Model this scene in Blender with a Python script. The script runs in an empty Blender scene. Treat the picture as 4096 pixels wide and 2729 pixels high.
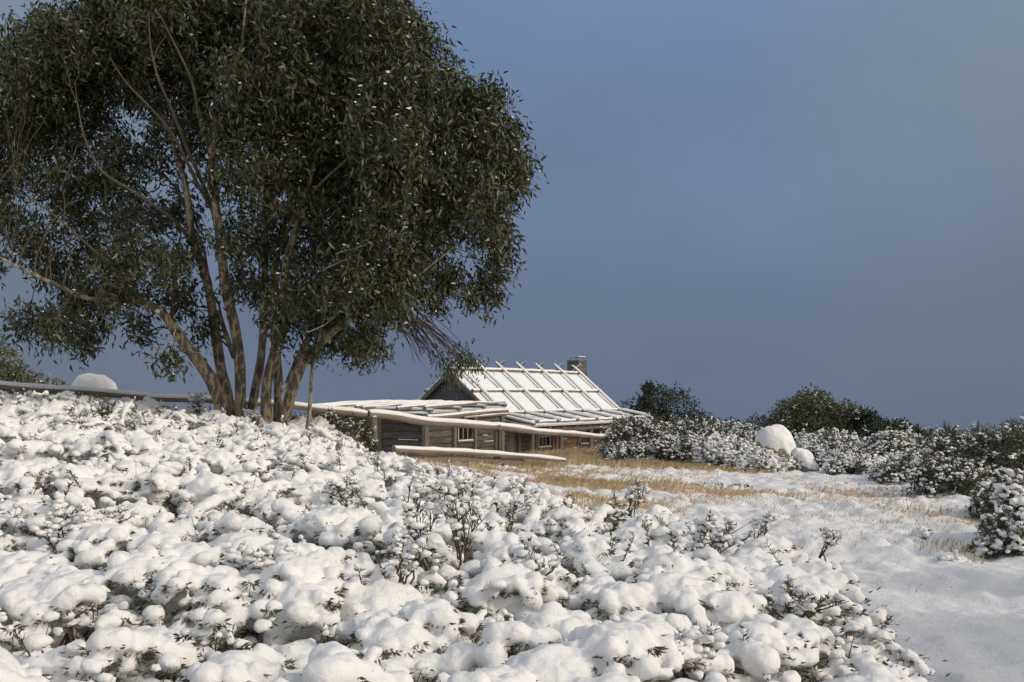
import bpy, math, random
import numpy as np
from mathutils import Vector, Matrix

S = bpy.context.scene
COL = S.collection
F, CX, HY = 3982.0, 2048.0, 1575.0          # focal length in photo pixels, centre column, horizon row

# ------------------------------------------------------------------ camera
cam_d = bpy.data.cameras.new('camera'); cam = bpy.data.objects.new('camera', cam_d); COL.objects.link(cam)
cam.location = (0, 0, 0); cam.rotation_euler = (math.radians(90), 0, 0)
cam_d.sensor_width = 36; cam_d.lens = 36 * F / 4096
cam_d.shift_y = (HY - 1364.5) / 4096
cam_d.clip_start = .1; cam_d.clip_end = 5000
S.camera = cam

# ------------------------------------------------------------------ sun, sky
SUN_AZ = math.atan2(-.40, .92)              # direction to the sun in the ground plane (right, slightly behind the camera)
SUN_EL = math.radians(31)
sd = bpy.data.lights.new('sun', 'SUN'); sd.energy = 2.0; sd.angle = math.radians(2.5); sd.color = (1, .92, .80)
so = bpy.data.objects.new('sun', sd); COL.objects.link(so)
Ls = Vector((math.cos(SUN_AZ) * math.cos(SUN_EL), math.sin(SUN_AZ) * math.cos(SUN_EL), math.sin(SUN_EL)))
so.rotation_euler = Ls.to_track_quat('Z', 'Y').to_euler()

W = bpy.data.worlds.new('World'); S.world = W; W.use_nodes = True
nt = W.node_tree; nt.nodes.clear()
def wn(t, **k):
    n = nt.nodes.new(t)
    for a, b in k.items(): setattr(n, a, b)
    return n
def wmath(op, a, b=None, c=None, clamp=False):
    n = wn('ShaderNodeMath', operation=op); n.use_clamp = clamp
    for i, v in enumerate((a, b, c)):
        if v is None: continue
        if isinstance(v, (int, float)): n.inputs[i].default_value = v
        else: nt.links.new(v, n.inputs[i])
    return n.outputs[0]
sky = wn('ShaderNodeTexSky', sky_type='NISHITA'); sky.sun_disc = False
sky.sun_elevation = SUN_EL; sky.sun_rotation = math.pi / 2 - SUN_AZ
sky.air_density = 1.0; sky.dust_density = 6; sky.ozone_density = 1.0
bg1 = wn('ShaderNodeBackground'); bg1.inputs[1].default_value = .15
mist = wn('ShaderNodeMix', data_type='RGBA', blend_type='ADD'); mist.inputs[0].default_value = 1; mist.inputs[7].default_value = (4.6, 4.7, 4.8, 1)
nt.links.new(sky.outputs[0], mist.inputs[6]); nt.links.new(mist.outputs[2], bg1.inputs[0])
# a bank of storm cloud / fog fills the side of the sky away from the sun
def lin(r, g, b): return tuple(((v / 255 + .055) / 1.055) ** 2.4 if v > 10 else v / 255 / 12.92 for v in (r, g, b)) + (1,)
tc = wn('ShaderNodeTexCoord'); sp = wn('ShaderNodeSeparateXYZ'); nt.links.new(tc.outputs['Generated'], sp.inputs[0])
yy = wmath('MAXIMUM', sp.outputs[1], .05)
el = wmath('DIVIDE', sp.outputs[2], yy); az = wmath('DIVIDE', sp.outputs[0], yy)
r1 = wn('ShaderNodeValToRGB'); nt.links.new(wmath('MULTIPLY_ADD', el, 1.6, .25, True), r1.inputs[0])
e = r1.color_ramp.elements
e[0].position = .1; e[0].color = lin(100, 111, 134)
e[1].position = .95; e[1].color = lin(112, 137, 174)
for p, c in ((.3, (105, 118, 142)), (.55, (110, 129, 158)), (.75, (111, 133, 166))):
    q = e.new(p); q.color = lin(*c)
r2 = wn('ShaderNodeValToRGB'); nt.links.new(wmath('MULTIPLY_ADD', el, 1.6, .25, True), r2.inputs[0])
e = r2.color_ramp.elements
e[0].position = .15; e[0].color = lin(101, 111, 126)
e[1].position = .95; e[1].color = lin(128, 144, 165)
q = e.new(.5); q.color = lin(112, 126, 146)
nz = wn('ShaderNodeTexNoise'); nz.inputs['Scale'].default_value = 2.2; nz.inputs['Detail'].default_value = 3; nz.inputs['Roughness'].default_value = .45
nt.links.new(tc.outputs['Generated'], nz.inputs['Vector'])
azn = wmath('ADD', wmath('ABSOLUTE', wmath('SUBTRACT', az, .08)), wmath('MULTIPLY_ADD', nz.outputs[0], .9, -.45))
fa = wmath('MULTIPLY_ADD', azn, 2.9, -.38, True)
mc = wn('ShaderNodeMix', data_type='RGBA'); nt.links.new(fa, mc.inputs[0]); nt.links.new(r1.outputs[0], mc.inputs[6]); nt.links.new(r2.outputs[0], mc.inputs[7])
bg2 = wn('ShaderNodeBackground'); nz2 = wn('ShaderNodeTexNoise'); nz2.inputs['Scale'].default_value = 3.2; nz2.inputs['Detail'].default_value = 5; nz2.inputs['Roughness'].default_value = .5
mpw = wn('ShaderNodeMapping'); mpw.inputs['Scale'].default_value = (1, 1, 1.9); mpw.inputs['Rotation'].default_value = (0, .5, 0); nt.links.new(tc.outputs['Generated'], mpw.inputs[0]); nt.links.new(mpw.outputs[0], nz2.inputs['Vector'])
vm = wn('ShaderNodeVectorMath', operation='SCALE'); nt.links.new(mc.outputs[2], vm.inputs[0]); nt.links.new(wmath('MULTIPLY_ADD', nz2.outputs[0], .36, .82), vm.inputs['Scale'])
nt.links.new(vm.outputs[0], bg2.inputs[0]); bg2.inputs[1].default_value = 2.07
mr = wn('ShaderNodeMapRange', interpolation_type='SMOOTHSTEP'); mr.inputs[1].default_value = .35; mr.inputs[2].default_value = .78
nt.links.new(sp.outputs[1], mr.inputs[0])
mx = wn('ShaderNodeMixShader'); nt.links.new(mr.outputs[0], mx.inputs[0]); nt.links.new(bg1.outputs[0], mx.inputs[1]); nt.links.new(bg2.outputs[0], mx.inputs[2])
wo = wn('ShaderNodeOutputWorld'); nt.links.new(mx.outputs[0], wo.inputs[0])
S.view_settings.view_transform = 'Standard'; S.view_settings.look = 'None'; S.view_settings.gamma = 1
S.view_settings.exposure = -1.06

# ------------------------------------------------------------------ helpers
rng = np.random.default_rng(7); random.seed(7)
def P(x, y, Y): return np.array(((x - CX) / F * Y, Y, (HY - y) / F * Y))

def _h(i, j, k=0):
    n = (i * 374761393 + j * 668265263 + k * 2147483647 + 1013904223) & 0xffffffff
    n = ((n ^ (n >> 13)) * 1274126177) & 0xffffffff
    n = n ^ (n >> 16)
    return (n & 0xffff) / 65535.0
def vn(x, y, z=None, seed=0):
    x = np.asarray(x, float) + seed * 17.13; y = np.asarray(y, float) - seed * 9.7
    z = np.zeros_like(x) if z is None else np.asarray(z, float)
    xi, yi, zi = np.floor(x).astype(np.int64), np.floor(y).astype(np.int64), np.floor(z).astype(np.int64)
    fx, fy, fz = x - xi, y - yi, z - zi
    fx, fy, fz = [t * t * (3 - 2 * t) for t in (fx, fy, fz)]
    o = 0
    for a in (0, 1):
        for b in (0, 1):
            for c in (0, 1):
                o = o + _h(xi + a, yi + b, zi + c) * (fx if a else 1 - fx) * (fy if b else 1 - fy) * (fz if c else 1 - fz)
    return o * 2 - 1
def fbm(x, y, z=None, o=3, seed=0):
    r, a = 0, 1.0
    for k in range(o):
        f = 2.03 ** k
        r = r + a * vn(np.asarray(x) * f, np.asarray(y) * f, None if z is None else np.asarray(z) * f, seed + k); a *= .5
    return r

class Geo:
    """collects vertices and faces; every build() links ONE mesh object"""
    def __init__(s): s.V = []; s.n = 0; s.F3 = []; s.M3 = []; s.F4 = []; s.M4 = []; s.FN = []
    def add(s, V, F3=None, F4=None, m=0):
        V = np.asarray(V, float).reshape(-1, 3)
        if F3 is not None and len(F3): F3 = np.asarray(F3); s.F3.append(F3 + s.n); s.M3.append(np.full(len(F3), m))
        if F4 is not None and len(F4): F4 = np.asarray(F4); s.F4.append(F4 + s.n); s.M4.append(np.full(len(F4), m))
        s.V.append(V); s.n += len(V)
    def ngon(s, V, m=0):                       # convex fan
        k = len(V); s.add(V, F3=[(0, i, i + 1) for i in range(1, k - 1)], m=m)
    def box(s, c, sz, rot=0, m=0, jit=0, tilt=None):
        sx, sy, sz_ = [v / 2 for v in sz]
        v = np.array([(a * sx, b * sy, c_ * sz_) for a in (-1, 1) for b in (-1, 1) for c_ in (-1, 1)], float)
        if jit: v += rng.normal(0, jit, v.shape)
        if rot:
            ca, sa = math.cos(rot), math.sin(rot); v = v @ np.array([[ca, sa, 0], [-sa, ca, 0], [0, 0, 1]])
        v += np.asarray(c, float)
        s.add(v, F4=[(0, 1, 3, 2), (4, 6, 7, 5), (0, 4, 5, 1), (2, 3, 7, 6), (0, 2, 6, 4), (1, 5, 7, 3)], m=m)
    def prism(s, poly, axis_vec, m=0):         # planar polygon extruded by a vector
        a = np.asarray(poly, float); b = a + np.asarray(axis_vec, float); k = len(a)
        s.add(np.vstack([a, b]), F4=[(i, (i + 1) % k, k + (i + 1) % k, k + i) for i in range(k)], m=m)
        s.ngon(a[::-1], m); s.ngon(b, m)
    def tube(s, pts, rad, n=8, m=0, noise=0, cap=True, seed=0, flat=1.0):
        pts = np.asarray(pts, float); rad = np.broadcast_to(np.asarray(rad, float), (len(pts),))
        d = np.gradient(pts, axis=0); d /= np.linalg.norm(d, axis=1)[:, None] + 1e-9
        up = np.array((0, 0, 1.0)) if abs(d[0][2]) < .8 else np.array((0, 1.0, 0))
        a = np.cross(d, up); a /= np.linalg.norm(a, axis=1)[:, None] + 1e-9; b = np.cross(a, d)
        th = np.linspace(0, 2 * math.pi, n, endpoint=False)
        R = rad[:, None] * np.ones((1, n))
        if noise:
            R = R * (1 + noise * vn(np.cos(th)[None] * 1.6 + np.arange(len(pts))[:, None] * .35, np.sin(th)[None] * 1.6 + seed * 3.1, seed=seed))
        V = pts[:, None] + (R * np.cos(th)[None])[..., None] * a[:, None] + (R * np.sin(th)[None] * flat)[..., None] * b[:, None]
        k = len(pts); Fq = []
        i = np.arange(k - 1)[:, None]; j = np.arange(n)[None]
        Fq = np.stack([i * n + j, i * n + (j + 1) % n, (i + 1) * n + (j + 1) % n, (i + 1) * n + j], -1).reshape(-1, 4)
        s.add(V.reshape(-1, 3), F4=Fq, m=m)
        if cap: s.ngon(V[0][::-1], m); s.ngon(V[-1], m)
    def build(s, name, mats, parent=None, smooth=True):
        me = bpy.data.meshes.new(name)
        V = np.vstack(s.V); f3 = np.vstack(s.F3) if s.F3 else np.zeros((0, 3), int); f4 = np.vstack(s.F4) if s.F4 else np.zeros((0, 4), int)
        m = np.concatenate((s.M3 or [np.zeros(0)]) + (s.M4 or [np.zeros(0)])).astype(np.int32)
        me.vertices.add(len(V)); me.vertices.foreach_set('co', V.astype(np.float32).ravel())
        nl = f3.size + f4.size; me.loops.add(nl); me.loops.foreach_set('vertex_index', np.concatenate([f3.ravel(), f4.ravel()]).astype(np.int32))
        nf = len(f3) + len(f4); me.polygons.add(nf)
        st = np.concatenate([np.arange(len(f3)) * 3, len(f3) * 3 + np.arange(len(f4)) * 4]).astype(np.int32)
        me.polygons.foreach_set('loop_start', st)
        me.polygons.foreach_set('material_index', m)
        me.polygons.foreach_set('use_smooth', np.full(nf, bool(smooth)))
        me.update(calc_edges=True)
        for mt in (mats if isinstance(mats, (list, tuple)) else [mats]): me.materials.append(mt)
        o = bpy.data.objects.new(name, me); COL.objects.link(o); o.parent = parent
        return o

def thing(name, label, cat, loc=(0, 0, 0), rz=0, group=None):
    o = bpy.data.objects.new(name, None); COL.objects.link(o); o.location = loc; o.rotation_euler = (0, 0, rz); o.empty_display_size = .3
    o['label'] = label; o['category'] = cat
    if group: o['group'] = group
    return o

def unit_ico(sub):
    import bmesh
    bm = bmesh.new(); bmesh.ops.create_icosphere(bm, subdivisions=sub, radius=1)
    V = np.array([v.co[:] for v in bm.verts]); Fc = np.array([[v.index for v in f.verts] for f in bm.faces]); bm.free()
    return V, Fc
ICO1, ICO2, ICO3, ICO4 = unit_ico(1), unit_ico(2), unit_ico(3), unit_ico(5)
def blobs(g, C, R, ico=ICO1, m=0, flat=.75, noise=.25, under=1.0):
    """many deformed balls at once; C (N,3), R (N,) or (N,3)"""
    C = np.asarray(C); N = len(C)
    if N == 0: return
    R = np.asarray(R, float); R = np.stack([R, R, R * flat], 1) if R.ndim == 1 else R
    V, Fc = ico; k = len(V)
    Vz = V.copy(); Vz[:, 2] = np.where(V[:, 2] < 0, V[:, 2] * under, V[:, 2])
    A = Vz[None] * R[:, None] * (1 + noise * rng.uniform(-1, 1, (N, k, 1)))
    th = rng.uniform(0, 6.28, N); ca, sa = np.cos(th)[:, None], np.sin(th)[:, None]
    X = A[..., 0] * ca - A[..., 1] * sa; Y = A[..., 0] * sa + A[..., 1] * ca
    A = np.stack([X, Y, A[..., 2]], -1) + C[:, None]
    g.add(A.reshape(-1, 3), F3=(Fc[None] + (np.arange(N) * k)[:, None, None]).reshape(-1, 3), m=m)
def leaves(g, C, D, L, Wd, m=0, fold=.25):
    """kite shaped folded leaves. C base, D unit direction, L length, Wd width"""
    C = np.asarray(C, float); D = np.asarray(D, float); N = len(C)
    if N == 0: return
    L = np.broadcast_to(L, (N,)); Wd = np.broadcast_to(Wd, (N,))
    D = D / (np.linalg.norm(D, axis=1)[:, None] + 1e-9)
    r = rng.normal(0, 1, (N, 3)); Sd = np.cross(D, r); Sd /= np.linalg.norm(Sd, axis=1)[:, None] + 1e-9
    Nn = np.cross(D, Sd)
    mid = C + D * (L * .42)[:, None]
    a = mid + Sd * (Wd / 2)[:, None] + Nn * (Wd * fold)[:, None]
    b = mid - Sd * (Wd / 2)[:, None] + Nn * (Wd * fold)[:, None]
    t = C + D * L[:, None] - Nn * (L * .08)[:, None]
    V = np.stack([C, a, t, b], 1).reshape(-1, 3); i = np.arange(N)[:, None] * 4
    g.add(V, F3=np.concatenate([i + np.array([[0, 2, 1]]), i + np.array([[0, 3, 2]])], 0), m=m)
def rdir(N, up=0.0, spread=1.0):
    d = rng.normal(0, 1, (N, 3)); d /= np.linalg.norm(d, axis=1)[:, None]; d = d * spread; d[:, 2] += up
    return d / (np.linalg.norm(d, axis=1)[:, None] + 1e-9)

# ------------------------------------------------------------------ materials
def mat(name, col=(.5, .5, .5), rough=.8, spec=.3):
    m = bpy.data.materials.new(name); m.use_nodes = True; b = m.node_tree.nodes['Principled BSDF']
    b.inputs['Base Color'].default_value = (*col, 1); b.inputs['Roughness'].default_value = rough; b.inputs['Specular IOR Level'].default_value = spec
    return m, m.node_tree, b
def nd(t, ty, **k):
    n = t.nodes.new(ty)
    for a, b in k.items(): setattr(n, a, b)
    return n
def noise(t, sc, detail=4, rough=.55, vec=None, out=0):
    n = nd(t, 'ShaderNodeTexNoise'); n.inputs['Scale'].default_value = sc; n.inputs['Detail'].default_value = detail; n.inputs['Roughness'].default_value = rough
    if vec is not None: t.links.new(vec, n.inputs['Vector'])
    return n.outputs[out]
def objco(t, scale=(1, 1, 1), rot=(0, 0, 0)):
    c = nd(t, 'ShaderNodeTexCoord'); mp = nd(t, 'ShaderNodeMapping'); mp.inputs['Scale'].default_value = scale; mp.inputs['Rotation'].default_value = rot
    t.links.new(c.outputs['Object'], mp.inputs[0]); return mp.outputs[0]
def ramp(t, f, stops):
    r = nd(t, 'ShaderNodeValToRGB'); t.links.new(f, r.inputs[0]); e = r.color_ramp.elements
    e[0].position = stops[0][0]; e[0].color = (*stops[0][1], 1); e[1].position = stops[-1][0]; e[1].color = (*stops[-1][1], 1)
    for p, c in stops[1:-1]: q = e.new(p); q.color = (*c, 1)
    return r.outputs[0]
def bump(t, b, h, st, dist=.02, prev=None):
    n = nd(t, 'ShaderNodeBump'); n.inputs['Strength'].default_value = st; n.inputs['Distance'].default_value = dist
    t.links.new(h, n.inputs['Height'])
    if prev is not None: t.links.new(prev, n.inputs['Normal'])
    t.links.new(n.outputs[0], b.inputs['Normal']); return n.outputs[0]
def mixc(t, f, a, b):
    n = nd(t, 'ShaderNodeMix', data_type='RGBA')
    for i, v in ((0, f), (6, a), (7, b)):
        if isinstance(v, tuple): n.inputs[i].default_value = (*v, 1)
        elif isinstance(v, (int, float)): n.inputs[i].default_value = v
        else: t.links.new(v, n.inputs[i])
    return n.outputs[2]
def mth(t, op, a, b=0.0, c=None, clamp=False):
    n = nd(t, 'ShaderNodeMath', operation=op); n.use_clamp = clamp
    for i, v in enumerate((a, b, c)):
        if v is None: continue
        if isinstance(v, (int, float)): n.inputs[i].default_value = v
        else: t.links.new(v, n.inputs[i])
    return n.outputs[0]

SNOWC = (.80, .80, .79)
def snow_material(name, fine=60, dist=.012, tint=(.83, .825, .81)):
    m, t, b = mat(name, SNOWC, .75, .25)
    co = nd(t, 'ShaderNodeNewGeometry').outputs['Position']
    c = ramp(t, noise(t, 7, 3, vec=co), [(.3, (tint[0] * .97, tint[1] * .975, tint[2] * .985)), (.7, tint)])
    t.links.new(c, b.inputs['Base Color'])
    n1 = bump(t, b, noise(t, fine, 5, .65, co), .55, dist)
    bump(t, b, noise(t, fine * .22, 3, .5, co), .35, dist * 3, n1)
    return m
M_SNOW = snow_material('snow')
M_SNOWF = snow_material('snow_field', 30, .03)
M_SNOWR = snow_material('snow_roof', 14, .008, (.77, .81, .83))

def wood(name, c1, c2, c3, grain=(1, 1, 1), sc=6, bmp=.6, snowy=None, dist=.012):
    if 'brown' not in name: c1, c2, c3 = [tuple(x * .68 + (sum(c_) / 3) * .32 for x in c_) for c_ in (c1, c2, c3)]
    m, t, b = mat(name, c1, .85, .2)
    v = objco(t, grain)
    n1 = noise(t, sc, 6, .7, v); n2 = noise(t, 1.3, 3, .5, objco(t))
    c = ramp(t, n1, [(.25, c1), (.5, c2), (.75, c3)])
    c = mixc(t, mth(t, 'MULTIPLY_ADD', n2, 1.6, -.5, True), c, tuple(x * .62 for x in c2))
    gi = nd(t, 'ShaderNodeNewGeometry'); vmx = nd(t, 'ShaderNodeVectorMath', operation='SCALE'); t.links.new(c, vmx.inputs[0]); t.links.new(mth(t, 'MULTIPLY_ADD', gi.outputs['Random Per Island'], .55, .70), vmx.inputs['Scale']); c = vmx.outputs[0]
    if snowy is not None:                        # wind-blown snow lying on upward facing surfaces
        g = nd(t, 'ShaderNodeNewGeometry'); s_ = nd(t, 'ShaderNodeSeparateXYZ'); t.links.new(g.outputs['Normal'], s_.inputs[0])
        f = mth(t, 'ADD', s_.outputs[2], mth(t, 'MULTIPLY_ADD', noise(t, 9, 4, .6, g.outputs['Position']), 1.2, -.6))
        f = mth(t, 'MULTIPLY_ADD', f, 6, -6 * snowy, True)
        c = mixc(t, f, c, SNOWC)
    t.links.new(c, b.inputs['Base Color']); bump(t, b, n1, bmp, dist)
    return m
GREY = ((.10, .085, .068), (.24, .205, .165), (.36, .315, .26))
M_LOG = wood('weathered_log', (0.105, 0.086, 0.064), (0.225, 0.184, 0.135), (0.315, 0.270, 0.203), (1.2, 1.2, 1.2), 9, .7, .62)
M_RAIL = wood('split_rail_wood', (0.094, 0.072, 0.050), (0.230, 0.180, 0.126), (0.331, 0.274, 0.202), (.7, 1.0, 6), 5, .8)
M_POST = wood('post_wood', (0.065, 0.050, 0.037), (0.149, 0.124, 0.094), (0.218, 0.189, 0.149), (9, 9, .9), 3, .8)
M_PLANK = wood('wall_plank_wood', (0.017, 0.013, 0.010), (0.098, 0.078, 0.060), (0.241, 0.201, 0.161), (.7, 1, 9), 3.2, .7, .93)
M_PLANKB = wood('brown_plank_wood', (0.072, 0.040, 0.022), (0.208, 0.128, 0.072), (0.288, 0.216, 0.152), (.7, 1, 8), 3.0, .7, .93)
M_BOARD = wood('gable_board_wood', (.10, .098, .10), (.16, .158, .16), (.24, .235, .235), (.8, .8, 8), 3, .6)
M_DOOR = wood('door_board_wood', (0.091, 0.084, 0.070), (0.161, 0.147, 0.126), (0.224, 0.203, 0.175), (9, 9, .6), 3, .6)
M_BARGE = wood('barge_board_wood', (.11, .095, .08), (.17, .15, .13), (.24, .22, .2), (2, 2, 2), 4, .4, .80)
M_BEAM = wood('beam_wood', (0.094, 0.076, 0.054), (0.209, 0.169, 0.119), (0.302, 0.248, 0.180), (.6, 1.2, 7), 3, .8, .9)
M_FRAME = mat('window_frame_paint', (.40, .37, .31), .7)[0]
M_GLASS, gt, gb = mat('window_glass', (.012, .013, .014), .12, .5)
M_DARK = mat('dark_interior', (.02, .018, .016), .9)[0]
M_RUST, rt, rb = mat('rusty_iron', (.2, .09, .05), .7)
rt.links.new(ramp(rt, noise(rt, 5, 4, vec=objco(rt)), [(.35, (.10, .085, .08)), (.6, (.22, .09, .045))]), rb.inputs['Base Color'])
M_TIN = mat('dull_iron', (.16, .16, .165), .5, .5)[0]

def leaf_material(name, cols, rough=.42, spec=.5, trans=.15):
    m, t, b = mat(name, cols[0], rough, spec)
    g = nd(t, 'ShaderNodeNewGeometry')
    k = len(cols)
    c = ramp(t, g.outputs['Random Per Island'], [(i / (k - 1), cols[i]) for i in range(k)])
    t.links.new(c, b.inputs['Base Color'])
    return m
M_GUM = leaf_material('gum_leaf', [(.016, .021, .009), (.032, .041, .016), (.054, .064, .026), (.084, .090, .038), (.080, .050, .027)], .40, .4)
M_HEATH = leaf_material('heath_leaf', [(.050, .052, .030), (.085, .086, .048), (.12, .118, .068), (.12, .09, .055)], .55, .35)
M_SHRUB = leaf_material('shrub_leaf', [(.042, .050, .030), (.072, .080, .046), (.105, .108, .064), (.11, .09, .055)], .5, .4)
M_FARTREE = leaf_material('far_tree_leaf', [(.026, .038, .022), (.044, .060, .034), (.068, .080, .046)], .5, .4)
M_OLIVE = leaf_material('olive_leaf', [(.055, .062, .030), (.090, .094, .046), (.125, .122, .062)], .5, .4)
M_RED = leaf_material('dry_leaf', [(.10, .06, .03), (.16, .09, .04), (.08, .07, .03)], .5, .4)
M_TWIG = mat('twig_bark', (.085, .052, .036), .8)[0]
M_GRASS = leaf_material('dry_grass_blade', [(.36, .25, .13), (.50, .38, .22), (.62, .52, .36)], .7, .2)

# snow gum bark: cream and tan streaks with grey-brown patches
M_BARK, t, b = mat('snow_gum_bark', (.3, .24, .17), .6, .3)
v = objco(t, (1, 1, .42)); n1 = noise(t, 7.5, 4, .5, v); n2 = noise(t, 9, 4, .55, objco(t, (2.2, 2.2, .22)))
c = ramp(t, n1, [(.34, (.075, .062, .048)), (.42, (.13, .105, .078)), (.47, (.16, .128, .09)), (.485, (.33, .265, .17)), (.58, (.38, .31, .205)), (.60, (.14, .115, .082)), (.75, (.09, .076, .06))])
c = mixc(t, mth(t, 'MULTIPLY_ADD', n2, 3.2, -1.55, True), c, (.085, .055, .036))
g_ = nd(t, 'ShaderNodeNewGeometry'); s_ = nd(t, 'ShaderNodeSeparateXYZ'); t.links.new(g_.outputs['Normal'], s_.inputs[0])
f = mth(t, 'MULTIPLY_ADD', mth(t, 'ADD', s_.outputs[2], mth(t, 'MULTIPLY_ADD', noise(t, 14, 4, .6, g_.outputs['Position']), 1.0, -.5)), 6, -5.2, True)
t.links.new(mixc(t, f, c, SNOWC), b.inputs['Base Color']); bump(t, b, n2, .5, .02)

M_FROST = wood('frosted_bark', (.16, .14, .12), (.34, .32, .30), (.5, .48, .46), (3, 3, 3), 9, .4, .62)
M_LIMB = wood('brown_limb_bark', (.060, .045, .032), (.11, .085, .058), (.19, .15, .10), (2, 2, .8), 7, .4, .80)
M_ROCK, t, b = mat('granite', (.3, .25, .2), .85)
v = objco(t); n1 = noise(t, 4, 6, .65, v)
t.links.new(ramp(t, n1, [(.3, (.10, .085, .065)), (.5, (.27, .215, .15)), (.7, (.36, .31, .25))]), b.inputs['Base Color']); bump(t, b, n1, .6, .05)

# ------------------------------------------------------------------ terrain
GP = np.array([  # ground heights: X, Y, z (camera at 0,0,0)
 (3.05, 5.9, -1.72), (4.0, 8.7, -1.80), (5.0, 12.1, -1.90), (5.6, 16.4, -1.95), (5.0, 21, -2.05), (3.7, 26.5, -2.15), (0, 27, -2.05),
 (-1.9, 24, -1.72), (3, 34, -2.35), (-3.3, 37.4, -2.72), (-6, 41, -2.6), (1.5, 42, -3.0), (2, 46, -3.3), (7, 52, -3.45), (-2, 49, -3.2), (-9, 46, -3.3),
 (6.9, 13, -1.85), (12, 15, -1.6), (15, 30, -2.3), (9.5, 34, -2.5), (12, 42, -2.9), (8, 6, -1.6), (4, 3, -1.7), (3, 30, -2.25), (6, 40, -2.75), (18, 50, -3.4), (10, 24, -2.1),
 (-4.9, 18, -.86), (-10, 20, -.55), (-14, 19, -.35), (-9, 16, -.58), (-6, 10, -1.10), (-2, 5, -1.60), (-4, 5, -1.52), (0, 0, -1.7), (0, 4, -1.68), (2, 5, -1.72),
 (0, 10, -1.70), (2.5, 10, -1.85), (-2, 14, -1.40), (-1, 18, -1.52), (0, 21, -1.8), (-3.3, 24, -1.55), (-8, 21.5, -.85), (-8, -5, -1.5), (8, -8, -1.7), (0, -20, -2),
 (-9, 8, -1.05), (-14, 12, -.7), (-8, 30, -2.3), (-14, 32, -2.0), (-3, 30, -2.15), (-20, 26, -1.2)])
def rbf_fit(Pn):
    X = Pn[:, :2]; d = np.linalg.norm(X[:, None] - X[None], axis=2)
    A = np.sqrt(d ** 2 + 9.0); n = len(X)
    M = np.zeros((n + 3, n + 3)); M[:n, :n] = A - np.eye(n) * .02; M[:n, n] = 1; M[:n, n + 1:] = X; M[n, :n] = 1; M[n + 1:, :n] = X.T
    return X, np.linalg.solve(M, np.concatenate([Pn[:, 2], [0, 0, 0]]))
RX, RW = rbf_fit(GP)
def H0(x, y):
    x = np.asarray(x, float); y = np.asarray(y, float)
    xc = np.clip(x, -24, 24); yc = np.clip(y, -20, 56); o = np.zeros(np.broadcast(x, y).shape)
    for i in range(len(RX)): o = o + RW[i] * np.sqrt((xc - RX[i, 0]) ** 2 + (yc - RX[i, 1]) ** 2 + 9.0)
    n = len(RX); o = o + RW[n] + RW[n + 1] * xc + RW[n + 2] * yc
    far = np.sqrt(np.maximum(np.abs(x) - 22, 0) ** 2 + np.maximum(y - 54, 0) ** 2 + np.maximum(-20 - y, 0) ** 2)
    lf = np.maximum(y - 23, 0) * np.clip((-x - 6) / 6, 0, 1)           # hillside falls away behind the fence on the left
    return o - .33 * far ** 1.05 - .10 * lf
def Hf(x, y):
    """ground with its fine relief (drifts, tussock lumps, the trodden path)"""
    x = np.asarray(x, float); y = np.asarray(y, float)
    h = H0(x, y) + .05 * fbm(x * .8, y * .5, o=2, seed=3)
    l = fbm(x * 2.6 + y * .8, y * 1.7, o=3, seed=9); h = h + .075 * np.abs(l) * np.clip((y - 7) / 6, .4, 1) + .055 * np.maximum(fbm(x * 4.2, y * 2.6, o=2, seed=19), 0) * np.clip((y - 5) / 5, .3, 1)
    h = h + .018 * fbm(x * 6, y * 4, o=2, seed=5)
    pd = x - (2.45 + .045 * (y - 6) + .25 * np.sin(y * .5)); h = h - .10 * np.exp(-(pd / .28) ** 2) * np.clip((y - 3) / 3, 0, 1) * np.clip((15 - y) / 5, 0, 1) * (.55 + .8 * vn(x * 3.4, y * 3.4, seed=4))
    for i in range(30):
        yi = 4.2 + i * .36; xi = 2.45 + .045 * (yi - 6) + .25 * math.sin(yi * .5) + (.13 if i % 2 else -.13) + .05 * math.sin(i * 2.3)
        r2 = ((x - xi) / .085) ** 2 + ((y - yi) / .15) ** 2; h = h - .055 * np.exp(-r2 ** 1.5) + .012 * np.exp(-((np.sqrt(r2) - 1.5) / .4) ** 2)
    return h
def terrain():
    n = 860; u = np.linspace(-1, 1, n)
    sx = np.sinh(u * 5.2) / np.sinh(5.2) * 420 + 2.0
    v = np.linspace(-1, 1, 1000); sy = 13 + np.sinh(v * 4.6) / np.sinh(4.6) * 420
    X, Y = np.meshgrid(sx, sy); Z = Hf(X, Y)
    V = np.stack([X, Y, Z], -1).reshape(-1, 3); r, c = X.shape
    i = np.arange(r - 1)[:, None] * c; j = np.arange(c - 1)[None]; a = (i + j).ravel()
    g = Geo(); g.add(V, F4=np.stack([a, a + 1, a + c + 1, a + c], 1)); o = g.build('ground', M_SNOWF); o['kind'] = 'structure'
terrain()

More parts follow.
